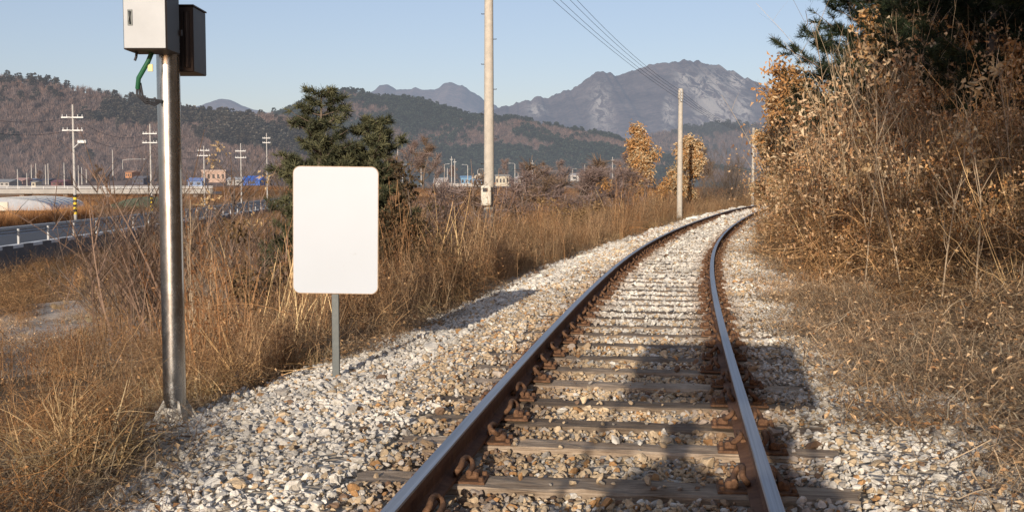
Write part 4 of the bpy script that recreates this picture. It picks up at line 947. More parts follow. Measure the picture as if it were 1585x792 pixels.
for y0 in np.arange(38, 140, 4): link('post', mp_, gr, (road_near_x(y0) - .22, y0, rz_(y0)))
# far field things
def far_pole(px, Y, yt, yb, label, arms=(), lamp=None, stripe=False, r=.12, mat='concrete_far', group='poles across the valley', trafo=False):
    base = aty(px, yb, Y); top = aty(px, yt, Y); H = top[2] - base[2]
    root = thing('utility_pole' if not lamp else 'street_lamp', label, 'utility pole' if not lamp else 'street lamp', base, 0, group)
    obj('shaft', G().tube([(0, 0, 0), (0, 0, H * .5), (0, 0, H)], [r, r * .8, r * .6], 8), M[mat], root)
    for ya, w in arms:
        za = aty(px, ya, Y)[2] - base[2]; ww = w * Y / F_PX
        g = G(); g.box((0, -r, za), (ww, .09, .10))
        for q in (-.45, -.25, .25, .45): g.tube([(q * ww, -r, za + .06), (q * ww, -r, za + .24)], [.05, .035], 5)
        obj('crossarm', g, M['galv'], root)
    if lamp: obj('lamp_arm', G().tube([(0, 0, H), (lamp * .4, 0, H + .25), (lamp * 1.3, 0, H + .3)], .06, 6).box((lamp * 1.5, 0, H + .28), (.7, .25, .14), bev=.04), M['galv'], root)
    if trafo: obj('transformer', G().box((0, -.3, H * .45), (.5, .4, .8), bev=.08), M['galv'], root)
    if stripe:
        g = G()
        for k in range(4): g.tube([(0, 0, .5 + .4 * k), (0, 0, .7 + .4 * k)], r * 1.06, 8, m=0, cap=False); g.tube([(0, 0, .7 + .4 * k), (0, 0, .9 + .4 * k)], r * 1.06, 8, m=1, cap=False)
        obj('hazard_stripe', g, [M['yellow'], M['black']], root)
    return root
p1 = far_pole(117, 90, 162, 341, 'tallest roadside pole with two crossarms and striped yellow foot', ((182, 34), (202, 32)), None, True, .14)
obj('lamp_arm', G().tube([(0, -.1, 5.9), (.55, -.1, 6.4)], .06, 6).box((.75, -.1, 6.45), (.75, .3, .3), bev=.05), M['galv'], p1)
far_pole(235, 118, 192, 333, 'roadside pole with two crossarms just left of the steel post', ((207, 22), (221, 23)), None, True)
far_pole(317, 150, 226, 318, 'roadside pole with two crossarms behind the bare sapling', ((233, 18), (241, 20)), None, False)
far_pole(374, 165, 222, 316, 'roadside pole with two crossarms between sapling and pine', ((234, 16), (244, 17)), None, False)
far_pole(414, 190, 206, 312, 'bright slim pole rising at the left of the pine', ((214, 12), (221, 12)), None, False)
for px, yt, yb, Y, lp, lab in ((28, 262, 298, 230, None, 'thin pole beside the pink roofed house'), (42, 268, 288, 300, None, 'short pole before the blue house'), (49, 255, 280, 340, None, 'bare pole behind the cream hut, left one'), (56, 253, 280, 340, None, 'bare pole behind the cream hut, right one'),
        (71, 255, 286, 300, None, 'left pole of a close pair above the bridge'), (75, 253, 286, 302, None, 'right pole of a close pair above the bridge'), (100, 252, 291, 230, None, 'stout pole rising from the elevated road'), (122, 256, 290, 250, None, 'thin pole right of the tall striped pole'), (127, 259, 286, 260, None, 'faint pole second right of the tall striped pole'), (134, 262, 283, 280, None, 'short pole third right of the tall striped pole'),
        (175, 232, 272, 330, None, 'lone tall pole above the bare shrub'), (616, 213, 284, 240, None, 'tall lone pole right of the small pine'), (623, 256, 286, 300, .9, 'short lamp right of the tall lone pole'), (652, 256, 286, 320, -.9, 'lamp among pinkish bare trees'),
        (688, 255, 287, 380, 1, 'leftmost lamp of the village cluster'), (692.5, 260, 287, 400, None, 'short pole inside the village cluster'), (699, 242, 287, 380, None, 'tallest pole of the village cluster'), (704, 246, 290, 330, None, 'pole at the right of the village cluster'),
        (724, 256, 287, 400, -1.2, 'street lamp before the blue walled shed'), (739.5, 263, 287, 400, 1.2, 'street lamp before the gabled blue house'), (797, 254, 288, 380, -1.2, 'street lamp beside the grey polytunnel'), (802, 266, 287, 390, None, 'short pole by the grey polytunnel'), (824, 248, 286, 420, None, 'pole carrying a transformer right of the polytunnel'), (905, 255, 280, 450, None, 'thin pole far across the brown field'), (886, 262, 278, 450, .9, 'lamp beside the small white hut'), (948, 243, 278, 420, None, 'lone pole left of the orange oak')):
    far_pole(px, Y, yt, yb, lab, ((yt + 5, 5),) if (lp is None and px in (699, 704, 824, 948)) else (), lp, False, .0004 * Y + .04, 'concrete_far', trafo=px == 824)
far_pole(190, 300, 248, 262, 'long horizontal street lamp arm above the bare shrub', (), 4, False, .1)
# roadside wires on the left
def lwire(pts, label):
    P = []
    for a, b in zip(pts[:-1], pts[1:]):
        q = np.linspace(0, 1, 12)[:, None]; a = np.array(a); b = np.array(b); S_ = a + (b - a) * q; S_[:, 2] -= 1.0 * 4 * (q * (1 - q))[:, 0]; P.append(S_)
    tag(obj('overhead_wire', G().tube(np.vstack(P), .014, 4), M['wire']), label, 'wire', 'wires between the roadside poles')
for k, (dy, lab) in enumerate(((181, 'upper roadside wire left of the tall striped pole'), (201, 'lower roadside wire left of the tall striped pole'))):
    a = aty(112, dy, 90); b = aty(231, [207, 221][k], 118); c = aty(315, [233, 241][k], 150); z0 = aty(-160, dy - 40, 62)
    lwire([z0, a, b, c], lab)

# greenhouse, elevated road, reeds, slope
def poly_tunnel(x0p, x1p, yt, yb, Y, depth, label, c=(.62, .64, .66), rz=0):
    a = aty(x0p, yb, Y); b = aty(x1p, yb, Y); w = b[0] - a[0]; h = aty(x0p, yt, Y)[2] - a[2]
    r = thing('greenhouse', label, 'greenhouse', ((a[0] + b[0]) / 2, Y, a[2]), rz)
    q = np.linspace(0, PI, 13); P = [(math.cos(u) * w / 2, max(0, math.sin(u)) ** .8 * h) for u in q]; g = G(); g.prism(P, 0, depth); obj('cover', g, plain('tunnel_film', [q * .6 for q in c], .45, 0, .08, 1.5), r)
    g = G()
    for yy_ in np.arange(0, depth + .1, depth / 6): g.tube([(math.cos(u) * (w / 2 + .03), yy_, max(0, math.sin(u)) ** .8 * h + .03) for u in q], .04, 4)
    obj('hoop', g, M['galv'], r); obj('door', G().box((0, -.06, h * .35), (w * .16, .06, h * .7)), M['cream'], r); return r
def gable_house(name, x0p, x1p, yt, yb, Y, wall, roof, label, roof_frac=.4, depth=8, axis='x', nwin=3, flat=False, cat='house'):
    a = aty(x0p, yb, Y); b = aty(x1p, yb, Y); w = b[0] - a[0]; h = aty(x0p, yt, Y)[2] - a[2]; hw = h * (1 - roof_frac)
    r = thing(name, label, cat, ((a[0] + b[0]) / 2, Y, a[2] - .3))
    hw += .3; h += .3
    obj('wall', G().box((0, depth / 2, hw / 2), (w, depth, hw)), plain('wall_paint', [q * .75 for q in wall], .8, 0, .06, .8, haze_glow=.06), r)
    g = G(); e = .35
    if flat: g.box((0, depth / 2, hw + (h - hw) / 2), (w + .4, depth + .4, h - hw))
    elif axis == 'x':
        P = np.array([(-w / 2 - e, -e, hw), (w / 2 + e, -e, hw), (w / 2 + e, depth / 2, h), (-w / 2 - e, depth / 2, h), (-w / 2 - e, depth + e, hw), (w / 2 + e, depth + e, hw)]); g.add(P, [[0, 1, 2, 3], [3, 2, 5, 4], [0, 4, 5, 1]]); g.add(P, [[0, 3, 4], [1, 5, 2]])
    else: g.prism([(-w / 2 - e, hw), (w / 2 + e, hw), (0, h)], -e, depth + e)
    obj('roof', g, plain('roof_sheet', [q * .8 for q in roof], .6, 0, .1, .8, haze_glow=.06), r)
    for k in range(nwin):
        cxw = -w / 2 + w * (k + .5) / nwin
        f = obj('window', G().box((cxw, -.03, hw * .55), (w / nwin * .45, .06, hw * .38)), M['glassdark'], r)
    return r
poly_tunnel(-75, 74, 307, 326, 112, 26, 'long low polytunnel with pale film cover, beside the reeds', (.60, .63, .68), .25)
poly_tunnel(793, 816, 272, 287, 420, 20, 'small grey polytunnel right of the concrete pole', (.45, .46, .52))
Yb = 225; a = aty(-120, 302, Yb); b = aty(330, 302, Yb); zt_ = aty(0, 292, Yb)[2]
br = thing('elevated_road', 'long pale concrete elevated road crossing behind the polytunnel', 'bridge', (a[0], Yb, a[2]), .0)
Lb = b[0] - a[0]; hb = zt_ - a[2]
obj('parapet', G().box((Lb / 2, 0, hb * .6), (Lb, .3, hb * .75)), plain('parapet_concrete', (.34, .32, .29), .85, 0, .12, .4), br)
obj('deck', G().box((Lb / 2, 3.4, hb * .35), (Lb, 6.4, .5)), M['concrete_far'], br)
g = G(); [g.box((q, 3, -hb * .3), (.9, 4, hb * 1.1)) for q in np.arange(2, Lb, 9)]; obj('pier', g, M['concrete_far'], br)
g = G(); g.box((Lb / 2, -.05, hb * 1.35), (Lb, .06, .12)); g.box((Lb / 2, -.05, hb * 1.15), (Lb, .06, .12)); [g.box((q, -.05, hb * 1.15), (.08, .08, hb * .45)) for q in np.arange(0, Lb, 2.5)]; obj('guardrail', g, M['galv'], br)
n = 700; y0 = RNG.uniform(62, 100, n); x0 = road_near_x(y0) - 11.2 - RNG.random(n) * 1.6
scatter('roadside_reeds', REED + WEED, np.c_[x0, y0, field_z(x0, y0)], rotz(n), np.c_[(RNG.uniform(.6, .95, n),) * 3], tintn(n, (.8, .55, .4), .25), 'strip of rusty reeds along the far road edge', 'reeds')
n = 900; y0 = RNG.uniform(60, 215, n); x0 = RNG.uniform(-85, -38, n); k = x0 < road_near_x(y0) - 13
scatter('paddy_stubble', WEED, np.c_[x0, y0, field_z(x0, y0) - .1][k], rotz(n)[k], np.c_[(RNG.uniform(.3, .7, n),) * 3][k], tintn(n, (1, .8, .6), .25)[k], 'short stubble on the fields past the road', 'stubble')
n = 15000; y0 = 70 + 400 * RNG.random(n) ** 1.6; t_ = RNG.random(n); xl = np.where(RNG.random(n) < .4, road_near_x(y0) - 14 - 50 * t_, road_near_x(y0) + 2 + t_ * (60 + y0 * .25)); tq, sq = inv_ts(xl, y0)
k = (sq < -6) & ((xl > road_near_x(y0) + 1) | (xl < road_near_x(y0) - 13)); sc_ = (.7 + y0 / 220) * RNG.uniform(.7, 1.3, n)
scatter('dry_meadow', WEED + STRAW, np.c_[xl, y0, field_z(xl, y0) - .05][k], rotz(n, .2)[k], np.c_[sc_, sc_, sc_ * .45][k], (tintn(n, (.98, .80, .68), .3) * (.2 + 1.45 * fbm(xl, y0 * .5, .05))[:, None])[k], 'dry meadow grass over the far valley fields', 'grass')
Y_ = 135; a = aty(132, 327, Y_); b = aty(232, 327, Y_); h_ = aty(132, 306, Y_)[2] - a[2]; w_ = b[0] - a[0]; m_ = 14
Xg, Ug = np.meshgrid(np.linspace(a[0], b[0], 24), np.linspace(0, 1, m_), indexing='ij')
grid_mesh('green_slope', Xg, Y_ + Ug * 12, a[2] - .3 + h_ * 1.1 * np.sin(Ug * PI * .5) * np.sin(np.clip((Xg - a[0]) / w_, 0, 1) * PI) ** .35 + .25 * fbm(Xg, Ug * 12, .5), m_soil('green_slope_grass', (.10, .12, .065), (.17, .18, .11), (.26, .24, .14), .4, 4), 'grassy green slope beyond the striped pole', 'slope')
# village
gable_house('house', -8, 14, 277, 287, 300, (.45, .42, .38), (.34, .33, .31), 'low grey roofed house at the far left edge', .5)
gable_house('house', 20, 35, 275, 286, 310, (.55, .35, .28), (.62, .36, .28), 'small house with a pink red roof')
gable_house('house', 35.5, 47, 276, 285, 315, (.16, .24, .5), (.3, .33, .42), 'small blue walled house beside the pink roofed one', .3)
gable_house('hut', 48.5, 55, 280, 288, 290, (.6, .53, .4), (.5, .45, .36), 'tiny cream hut right of the blue house', .25, 4, 'x', 1, False, 'hut')
gable_house('barn', 58, 74, 276, 284, 350, (.09, .08, .09), (.12, .10, .11), 'dark barn behind the pair of poles', .4, 8, 'x', 2, False, 'barn')
gable_house('barn', 79, 98, 278, 286, 340, (.22, .10, .10), (.28, .11, .10), 'long barn with a dark red roof', .5, 8, 'x', 2, False, 'barn')
gable_house('house', 194, 204, 264, 274, 350, (.55, .26, .12), (.6, .3, .14), 'small orange house behind the bare shrub', .3)
gable_house('house', 205, 222, 272, 284, 330, (.12, .12, .15), (.2, .18, .18), 'dark house right of the small orange house', .35)
gable_house('apartment_house', 312, 349, 263, 281, 330, (.58, .40, .30), (.5, .36, .28), 'two storey salmon coloured building behind the sapling', .12, 8, 'x', 5, True, 'building')
gable_house('shed', 291, 313, 275, 287, 300, (.25, .33, .5), (.2, .3, .58), 'blue roofed shed right of the steel post', .45, 6, 'x', 2, False, 'shed')
gable_house('shed', 352, 374, 274, 285, 310, (.5, .47, .43), (.48, .46, .44), 'grey shed behind the fork of the sapling', .4, 6, 'x', 2, False, 'shed')
gable_house('shed', 377, 402, 272, 285, 280, (.07, .16, .5), (.04, .16, .62), 'bright blue tarpaulin covered shed beside the pine', .55, 6, 'x', 1, False, 'shed')
gable_house('house', 672, 690, 275, 289, 400, (.66, .62, .55), (.55, .5, .45), 'small white house left of the pole cluster', .55)
gable_house('shed', 713, 732, 272, 286, 420, (.20, .36, .52), (.25, .42, .60), 'pale blue walled shed in the village centre', .2, 8, 'x', 3, False, 'shed')
gable_house('house', 731, 752, 268, 287, 415, (.18, .36, .54), (.62, .56, .46), 'blue house with a cream gabled roof', .4, 8, 'y', 3)
gable_house('warehouse', 767, 788, 270, 287, 410, (.64, .57, .43), (.55, .49, .38), 'cream warehouse just right of the concrete pole', .15, 10, 'x', 4, False, 'warehouse')
gable_house('hut', 883, 896, 268, 279, 460, (.62, .6, .56), (.5, .48, .46), 'small white hut far across the brown field', .3, 5, 'x', 1, False, 'hut')
gable_house('house', 905, 922, 271, 280, 470, (.5, .46, .4), (.32, .32, .34), 'grey roofed house right of the small white hut', .5)
a = aty(672, 288, 390); b = aty(752, 288, 390)
tag(obj('field_wall', G().box(((a[0] + b[0]) / 2, 390, a[2] + .4), (b[0] - a[0], .3, 1.1)), M['concrete_far']), 'long low white wall before the blue houses', 'wall')
# middle distance bare trees (each a thing, sharing two shapes)
def far_bare(H, seed, c0, c1):
    g, tw = branch_tree((0, 0, -.2), H, .12, seed, 9, 2, .8, .6, .15); r = np.random.default_rng(seed); al = np.concatenate([P[1:] for l, P in tw if l >= 1]); n = 1500
    o = al[r.integers(0, len(al), n)]; d = unit(rdir(n) + [0, 0, .7]); L = r.uniform(.3, .9, n); P = np.stack([o, o + d * L[:, None]], 1)
    return g.mesh('trunk', M['bark']), G().ribbons(P, np.c_[np.full(n, .05), np.full(n, .02)], rdir(n), lerp3(c0, c1, n)).mesh('crown', M['plant'])
FB = [far_bare(6, 201, (.17, .115, .095), (.32, .23, .19)), far_bare(5, 203, (.13, .085, .055), (.28, .19, .125)), far_bare(6.5, 207, (.20, .14, .12), (.34, .26, .22))]
for k, (px, Y, yt, yb, lab) in enumerate(((632, 150, 232, 292, 'pinkish bare tree right of the small pine, left one'), (655, 165, 230, 290, 'pinkish bare tree above the leafy shrub'), (672, 150, 245, 292, 'bare tree left of the village cluster'), (700, 480, 262, 286, 'bare tree behind the village cluster'), (600, 170, 240, 292, 'bare tree behind the small pine'),
        (783, 440, 252, 285, 'bare tree behind the cream warehouse'), (812, 440, 258, 285, 'bare tree behind the grey polytunnel'), (845, 130, 262, 296, 'low brown bare tree right of the transformer pole'), (868, 150, 255, 294, 'brown bare tree in the middle field'), (905, 120, 264, 296, 'bush like bare tree below the small white hut'), (930, 105, 262, 298, 'bare tree left of the lone pole'), (955, 95, 256, 300, 'bare brown tree close left of the orange oak'), (975, 90, 250, 302, 'bare brown tree touching the orange oak'), (1090, 130, 246, 296, 'bare tree behind the broad oak'), (500, 210, 240, 292, 'bare tree hidden behind the pine'), (440, 220, 250, 294, 'bare tree left behind the pine'), (150, 260, 262, 286, 'bare tree on the village edge'), (262, 200, 258, 290, 'bare tree behind the steel post'), (60, 330, 268, 285, 'round bare tree behind the cream hut'))):
    a = aty(px, yb, Y); h = aty(px, yt, Y)[2] - a[2]; mt, mc = FB[k % 3]; hh = (6, 5, 6.5)[k % 3]
    r = thing('bare_tree', lab, 'tree', a, k * 1.3, 'bare trees across the valley'); r.scale = (h / hh * 1.35, h / hh * 1.35, h / hh * 1.05); link('trunk', mt, r); link('crown', mc, r)

for k, (px, Y, yt, lab) in enumerate(((792, 44, 286, 'bare brown bush in the weeds just right of the meter box pole'), (826, 52, 276, 'rounded bare bush in the weeds below the transformer pole'), (852, 60, 270, 'fuzzy bare bush beyond the weeds, third from the meter box pole'), (884, 48, 278, 'broad bare bush in the weeds below the small white hut'), (912, 70, 266, 'tall fuzzy bush standing above the weeds left of the lone pole'), (942, 58, 268, 'bare bush under the lone pole'), (968, 52, 272, 'bare bush leaning against the slim oak'), (735, 64, 288, 'small bare bush left of the meter box pole'), (690, 40, 296, 'bare bush in the weeds behind the dark leafy shrub'))):
    x, y, z = spot(px, Y); h = aty(px, yt + 13, Y)[2] - z; mt, mc = FB[k % 3]; hh = (6, 5, 6.5)[k % 3]; sc = h / hh
    r = thing('bare_bush', lab, 'bush', (x, y, z), k * 1.7); r.scale = (sc * 1.9, sc * 1.9, sc * 1.1); link('trunk', mt, r); link('crown', mc, r)

# ================================================================== HILLS
def m_hill(name, a, b, c, haze_glow, sc, rock=None):
    m, nt, N = newmat(name); p = pos(nt)
    n1 = noise(nt, sc, 5, .65, scaled(nt, p, (1, .6, 1.3))); n2 = noise(nt, sc * 9, 5, .75, p)
    col = ramp(nt, n1, [(.38, a), (.5, b), (.62, c)])
    col = mixc(nt, 1, col, ramp(nt, n2, [(.3, (.55, .55, .58)), (.7, (1.25, 1.22, 1.18))]), 'MULTIPLY')
    if rock:
        at_ = N('ShaderNodeAttribute'); at_.attribute_name = 'rock'; r2 = noise(nt, sc * 3.2, 7, .8, scaled(nt, p, (1.9, .35, .6)), .8)
        mm = N('ShaderNodeMath'); mm.operation = 'MULTIPLY'; nt.links.new(at_.outputs['Fac'], mm.inputs[0]); nt.links.new(ramp(nt, r2, [(.47, (0,) * 3), (.55, (1,) * 3)]), mm.inputs[1])
        col = mixc(nt, mm.outputs[0], col, rock)
    return finish(m, nt, col, 1.0, 0, n2, .9, sc and 6 / (sc * 400 + 1), (haze_glow, HAZE_GLOW if rock or haze_glow > .4 else (.40, .43, .50)), .05)
def hill(name, label, prof, D, depth, haze_glow, cols, sc, amp, nx=160, nu=40, y_base=291, gully=0, rock=None, rock_spots=(), jag=0, cat='hill', drop=0):
    px = np.array([q[0] for q in prof], float); py = np.array([q[1] for q in prof], float)
    xs_ = np.linspace(px[0], px[-1], nx); ridge = np.interp(xs_, px, py)
    ks = np.exp(-.5 * (np.arange(-4, 5) / (.8 if cat == 'mountain' else 1.6)) ** 2); ridge = np.convolve(np.pad(ridge, 4, mode='edge'), ks / ks.sum(), mode='valid')
    ridge += drop; ridge += jag * (fbm(xs_, xs_ * 0 + D * .01, .09) - .47) * 2
    zr = np.array([aty(a, b, D)[2] for a, b in zip(xs_, ridge)]); zb_ = -1.0
    U = np.concatenate([np.linspace(0, 1, nu), np.linspace(1.06, 1.6, 6)])
    Xr = np.array([aty(a, 300, D)[0] for a in xs_])
    Xg = Xr[:, None] * (1 + 0 * U[None]); Yg = D - depth + depth * U[None] + 0 * Xg
    prof_u = np.where(U <= 1, np.sin(np.clip(U, 0, 1) * PI / 2) ** 1.25, 1 - (U - 1) ** 2 * 1.5)
    hh = (zr - zb_)[:, None] * prof_u[None]
    g1 = (fbm(Xg + D, Yg * .5, 5 / depth, 4) - .47) * 2; ridg = 1 - np.abs(2 * vnoise(Xg + D * .3 + (Yg - D) * .35, Yg * .25, gully or 1 / depth) - 1)
    w = (np.sin(np.clip(U, 0, 1) * PI) * (1 - np.clip(U, 0, 1) ** 2))[None]
    if gully:
        rm = 0; a_ = 1.0
        for o_ in range(4): rm = rm + a_ * (1 - np.abs(2 * vnoise(Xg * 1.0 + 40 * o_ + (Yg - D) * .4 * (-1) ** o_, Yg * .45 + 13 * o_, .0022 * 2 ** o_) - 1)); a_ *= .55
        hh = hh + w * (rm - 1.1) * amp * 1.6; crag = rm
    hh = hh + w * (g1 * amp + (ridg - .5) * amp * (1.5 if gully else 0)); Z = zb_ + np.maximum(np.minimum(hh, (zr - zb_)[:, None] * np.clip(U / 1.0, .02, 1)[None]), -3)
    o = grid_mesh(name, Xg, Yg, Z, None, label, cat); me = o.data; me.materials.clear(); me.materials.append(m_hill(name + '_cover', *cols, haze_glow, sc, rock))
    if rock:
        rk = np.zeros(Xg.shape)
        for (rx, ry, rw, rh) in rock_spots:
            ctr = aty(rx, ry, D); uu = None
            rk = np.maximum(rk, np.exp(-(((Xg - ctr[0] * (Yg / D)) / (rw * D / F_PX)) ** 2) - (((Z - (CAM_H + (ctr[2] - CAM_H) * Yg / D)) / (rh * D / F_PX)) ** 2)))
        at_ = me.attributes.new('rock', 'FLOAT', 'POINT'); at_.data.foreach_set('value', np.clip(rk * 1.5 + (crag - 1.45) * .5 * (rk > .02), 0, 1).astype(np.float32).ravel())
    return Xg, Yg, Z, U
BROWN = ((.10, .07, .055), (.15, .105, .085), (.20, .145, .12)); DARK = ((.03, .045, .03), (.06, .07, .05), (.12, .09, .07))
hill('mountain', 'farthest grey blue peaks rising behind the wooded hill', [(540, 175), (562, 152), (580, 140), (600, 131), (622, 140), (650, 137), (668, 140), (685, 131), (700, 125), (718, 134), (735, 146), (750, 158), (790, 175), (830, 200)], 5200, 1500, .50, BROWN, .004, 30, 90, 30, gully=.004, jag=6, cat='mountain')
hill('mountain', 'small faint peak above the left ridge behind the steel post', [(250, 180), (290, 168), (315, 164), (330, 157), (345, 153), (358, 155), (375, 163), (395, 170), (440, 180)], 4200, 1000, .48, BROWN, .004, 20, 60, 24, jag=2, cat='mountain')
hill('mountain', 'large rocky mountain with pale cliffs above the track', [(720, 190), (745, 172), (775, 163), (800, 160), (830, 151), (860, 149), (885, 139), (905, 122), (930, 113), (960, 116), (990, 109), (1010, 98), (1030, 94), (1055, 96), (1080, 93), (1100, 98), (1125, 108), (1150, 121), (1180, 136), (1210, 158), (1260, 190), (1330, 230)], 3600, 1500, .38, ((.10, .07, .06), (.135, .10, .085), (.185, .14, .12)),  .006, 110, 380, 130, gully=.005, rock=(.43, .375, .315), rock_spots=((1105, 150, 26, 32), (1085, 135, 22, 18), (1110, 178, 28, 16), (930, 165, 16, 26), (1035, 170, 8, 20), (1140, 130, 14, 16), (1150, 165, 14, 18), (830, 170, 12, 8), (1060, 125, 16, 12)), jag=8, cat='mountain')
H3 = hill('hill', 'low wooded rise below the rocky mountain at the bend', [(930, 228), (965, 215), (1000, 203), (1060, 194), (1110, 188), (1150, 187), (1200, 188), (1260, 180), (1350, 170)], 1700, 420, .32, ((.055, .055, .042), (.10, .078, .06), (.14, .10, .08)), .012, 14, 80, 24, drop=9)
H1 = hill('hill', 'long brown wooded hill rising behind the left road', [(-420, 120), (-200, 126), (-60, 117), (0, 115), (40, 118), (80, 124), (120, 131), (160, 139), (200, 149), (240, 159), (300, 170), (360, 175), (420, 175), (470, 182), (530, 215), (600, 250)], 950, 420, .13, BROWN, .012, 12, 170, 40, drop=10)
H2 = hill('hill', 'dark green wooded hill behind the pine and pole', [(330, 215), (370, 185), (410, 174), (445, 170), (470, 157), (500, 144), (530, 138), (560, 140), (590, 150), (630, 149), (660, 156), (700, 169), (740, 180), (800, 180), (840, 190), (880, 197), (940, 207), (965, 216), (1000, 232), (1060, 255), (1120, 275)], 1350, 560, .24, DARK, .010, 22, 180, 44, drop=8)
# forest cover on the three wooded hills
def tree_blob(kind, seed):
    r = np.random.default_rng(seed); g = G()
    if kind == 'conifer':
        n = 90; q = r.random(n) ** .7; a = r.uniform(0, 2 * PI, n); rad = .26 * (1 - q) ** .7 * r.uniform(.5, 1.1, n) + .02; c = np.c_[np.cos(a) * rad, np.sin(a) * rad, .12 + q * .88]
        g.leaves(c, np.c_[np.cos(a), np.sin(a), r.uniform(-.2, .7, n)], np.c_[np.zeros((n, 2)), np.ones(n)] + r.normal(0, .3, (n, 3)), .2, .18, (1, 1, 1) * r.uniform(.6, 1.3, (n, 1)) * np.ones((n, 3)), .2)
    else:
        n = 70; b = np.zeros((n, 3)); d = unit(np.c_[r.normal(0, .42, (n, 2)), np.ones(n)]); b[:, 2] = r.uniform(0, .35, n); L = r.uniform(.4, .72, n); P = np.stack([b, b + d * L[:, None] * .5, b + unit(d + r.normal(0, .25, (n, 3))) * L[:, None]], 1)
        g.ribbons(P, np.broadcast_to([.035, .03, .012], (n, 3)), unit(np.c_[r.normal(size=(n, 2)), np.zeros(n)]), (1, 1, 1) * r.uniform(.6, 1.3, (n, 1)) * np.ones((n, 3)))
    return g
def forest(name, label, Hd, n, haze_glow, size, pcon, seed, ccon, cdec, zlim=3):
    Xg, Yg, Z, U = Hd; r = np.random.default_rng(seed); m = plant_mat(name + '_mat', True, .1, haze_glow, hz=(.40, .43, .50))
    i = r.random(n) * (Xg.shape[0] - 1.001); j = np.interp(r.random(n), [0, 1], [0, np.argmax(U >= 1.05)]) ; a = i.astype(int); b = j.astype(int); fa = i - a; fb = j - b
    def bl(A): return A[a, b] * (1 - fa) * (1 - fb) + A[a + 1, b] * fa * (1 - fb) + A[a, b + 1] * (1 - fa) * fb + A[a + 1, b + 1] * fa * fb
    P = np.c_[bl(Xg), bl(Yg), bl(Z) - .5]; con = (fbm(P[:, 0], P[:, 1] * .6, .011) + r.normal(0, .05, n)) < pcon(P); 
    for kind, sel, col, sz in (('conifer', con, ccon, 1.0), ('bare', ~con, cdec, .85)):
        k = sel & (P[:, 2] > zlim); q = int(k.sum())
        if q < 3: continue
        me = [tree_blob(kind, s).mesh('far_tree', m) for s in (seed, seed + 1, seed + 2)]
        S = size * sz * r.uniform(.6, 1.25, (q, 1)) * np.ones((q, 3)) * [1.05, 1.05, 1]
        scatter(name + '_' + kind, me, P[k], rotz(q, .05), S, tintn(q, col, .3, .05), label + (' evergreens' if kind == 'conifer' else ' bare woods'), 'forest')
forest('hill_forest', 'brown hill', H1, 14000, .15, 8.5, lambda P: np.where((P[:, 0] > -330) & (P[:, 2] > 25), .44, .27) + .06 * (P[:, 2] > 82), 301, (.092, .083, .066), (.185, .13, .108))
forest('far_forest', 'dark green hill', H2, 19000, .23, 8.5, lambda P: .54 - .0002 * P[:, 0], 331, (.045, .06, .042), (.16, .11, .09))
forest('rise_forest', 'low rise', H3, 4000, .32, 10, lambda P: .38, 351, (.05, .058, .045), (.14, .10, .085))

# ================================================================== RAIL CART BEHIND THE CAMERA (casts the shadow on the track)
tx, ty, th = TS(-.75, 0); cart = thing('rail_cart', 'roofed rail cart whose square canopy shadow falls over the right rail', 'rail cart', (tx, ty, 0), -float(th))
dm = M['darkmetal']; g = G()
for s in (-.55, .55): g.box((s, 0, .28), (.06, 1.7, .08), bev=.01)
for q in (-.8, 0, .8): g.box((0, q, .28), (1.1, .06, .08), bev=.01)
for q in (-.55, .55): g.tube([(-.75, q, .17), (.75, q, .17)], .025, 8)
g.box((0, .95, .40), (1.1, .35, .03)); [g.box((q, .85, .34), (.05, .05, .1)) for q in (-.5, .5)]
obj('chassis', g, dm, cart)
for s in (-1, 1):
    for q in (-.55, .55): obj('wheel', G().tube([(s * .71, q, .17), (s * .735, q, .17), (s * .735, q, .17), (s * .80, q, .17)], [.195, .195, .17, .17], 20), M['railside'], cart)
can = obj('canopy', G().box((0.05, .0, 0), (1.32, 1.15, .04), bev=.01), plain('canopy_canvas', (.3, .08, .06), .8), cart, (0, .25, 1.98)); can.rotation_euler = (math.radians(20), 0, 0)
for s in (-1, 1):
    for q, zt2 in ((-.2, 1.82), ): obj('roof_post', G().tube([(s * .6, q, .3), (s * .6, q, zt2)], .018, 8), dm, cart)
for s in (-1, 1):
    st = obj('seat', G().box((s * .28, .28, .46), (.46, .45, .08), bev=.03), M['black'], cart); obj('backrest', G().box((s * .28, .02, .72), (.44, .07, .42), bev=.03), M['black'], cart)
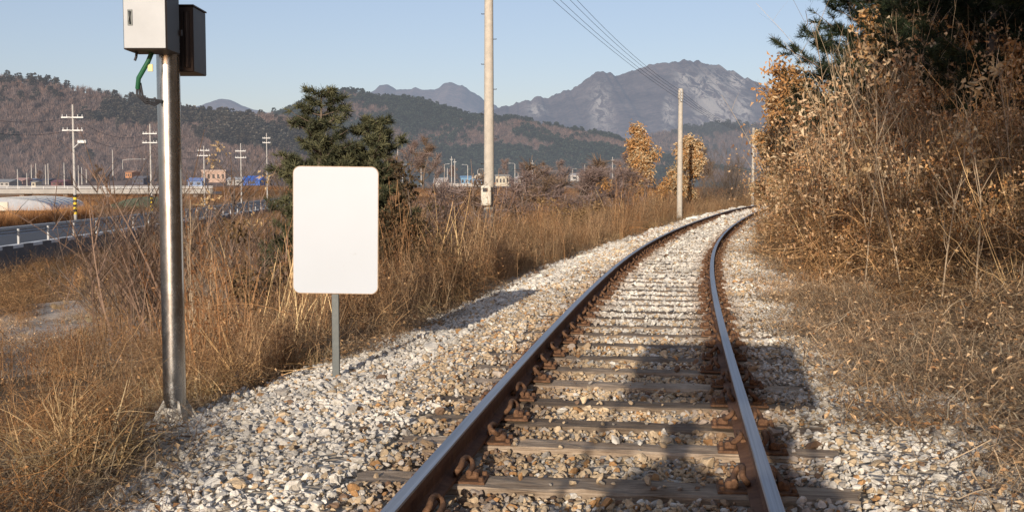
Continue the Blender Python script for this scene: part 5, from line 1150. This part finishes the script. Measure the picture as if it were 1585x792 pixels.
def person(label, x, y, lean, jacket, tall=1.0, dz=0.0):
    root = thing('person', label, 'person', (0, 0, dz))
    V = []; E = []; Rr = []
    def v(p, r, par=None):
        V.append(p); Rr.append(r)
        if par is not None: E.append((par, len(V) - 1))
        return len(V) - 1
    k = tall; pel = v((x, y - .38, .50), .19); w = v((x, y - .38 + lean * .3, .66 * k), .185, pel); ch = v((x, y - .36 + lean * .6, .86 * k), .21, w); nk0 = v((x, y - .34 + lean, 1.00 * k), .10, ch); nk = v((x, y - .325 + lean, 1.06 * k), .055, nk0)
    h1 = v((x, y - .30 + lean, 1.13 * k), .085, nk); h2 = v((x, y - .30 + lean, 1.21 * k), .095, h1); h3 = v((x, y - .31 + lean, 1.285 * k), .06, h2)
    for s in (-1, 1):
        hp = v((x + s * .09, y - .36, .49), .095, pel); kn = v((x + s * .12, y + .06, .55), .065, hp); an = v((x + s * .12, y + .12, .36), .04, kn); v((x + s * .13, y + .28, .335), .035, an)
        sh = v((x + s * .21, y - .35 + lean * .8, .95 * k), .085, nk0)
        el = v((x + s * .33, y - .25, .73 * k), .062, sh); ha = v((x + s * .15, y + .02, .64), .035, el); v((x + s * .14, y + .1, .62), .04, ha)
    me = bpy.data.meshes.new('body'); me.from_pydata(V, E, []); b = link('body', me, root); me.materials.append(jacket)
    md = b.modifiers.new('skin', 'SKIN'); md.use_smooth_shade = True
    for i, r in enumerate(Rr): me.skin_vertices[0].data[i].radius = (r, r)
    me.skin_vertices[0].data[0].use_root = True
    b.modifiers.new('sub', 'SUBSURF').render_levels = 2
    g = G(); a = np.linspace(0, PI / 2, 6); g.tube(np.c_[x + 0 * a, y - .32 + lean + 0 * a, 1.17 * k + .135 * np.sin(a)], .108 * np.cos(a * .96), 14); obj('hair', g, M['black'], root); return root
person('person in navy jacket on the cart, whose round head shadow lies between the rails', -.50, -.20, .05, plain('navy_jacket', (.05, .06, .1), .9), 1.10, .12)
person('person in brown jacket on the cart, whose shadow lies outside the right rail', .05, -.13, -.02, plain('brown_jacket', (.14, .1, .07), .9), 1.10, .08)
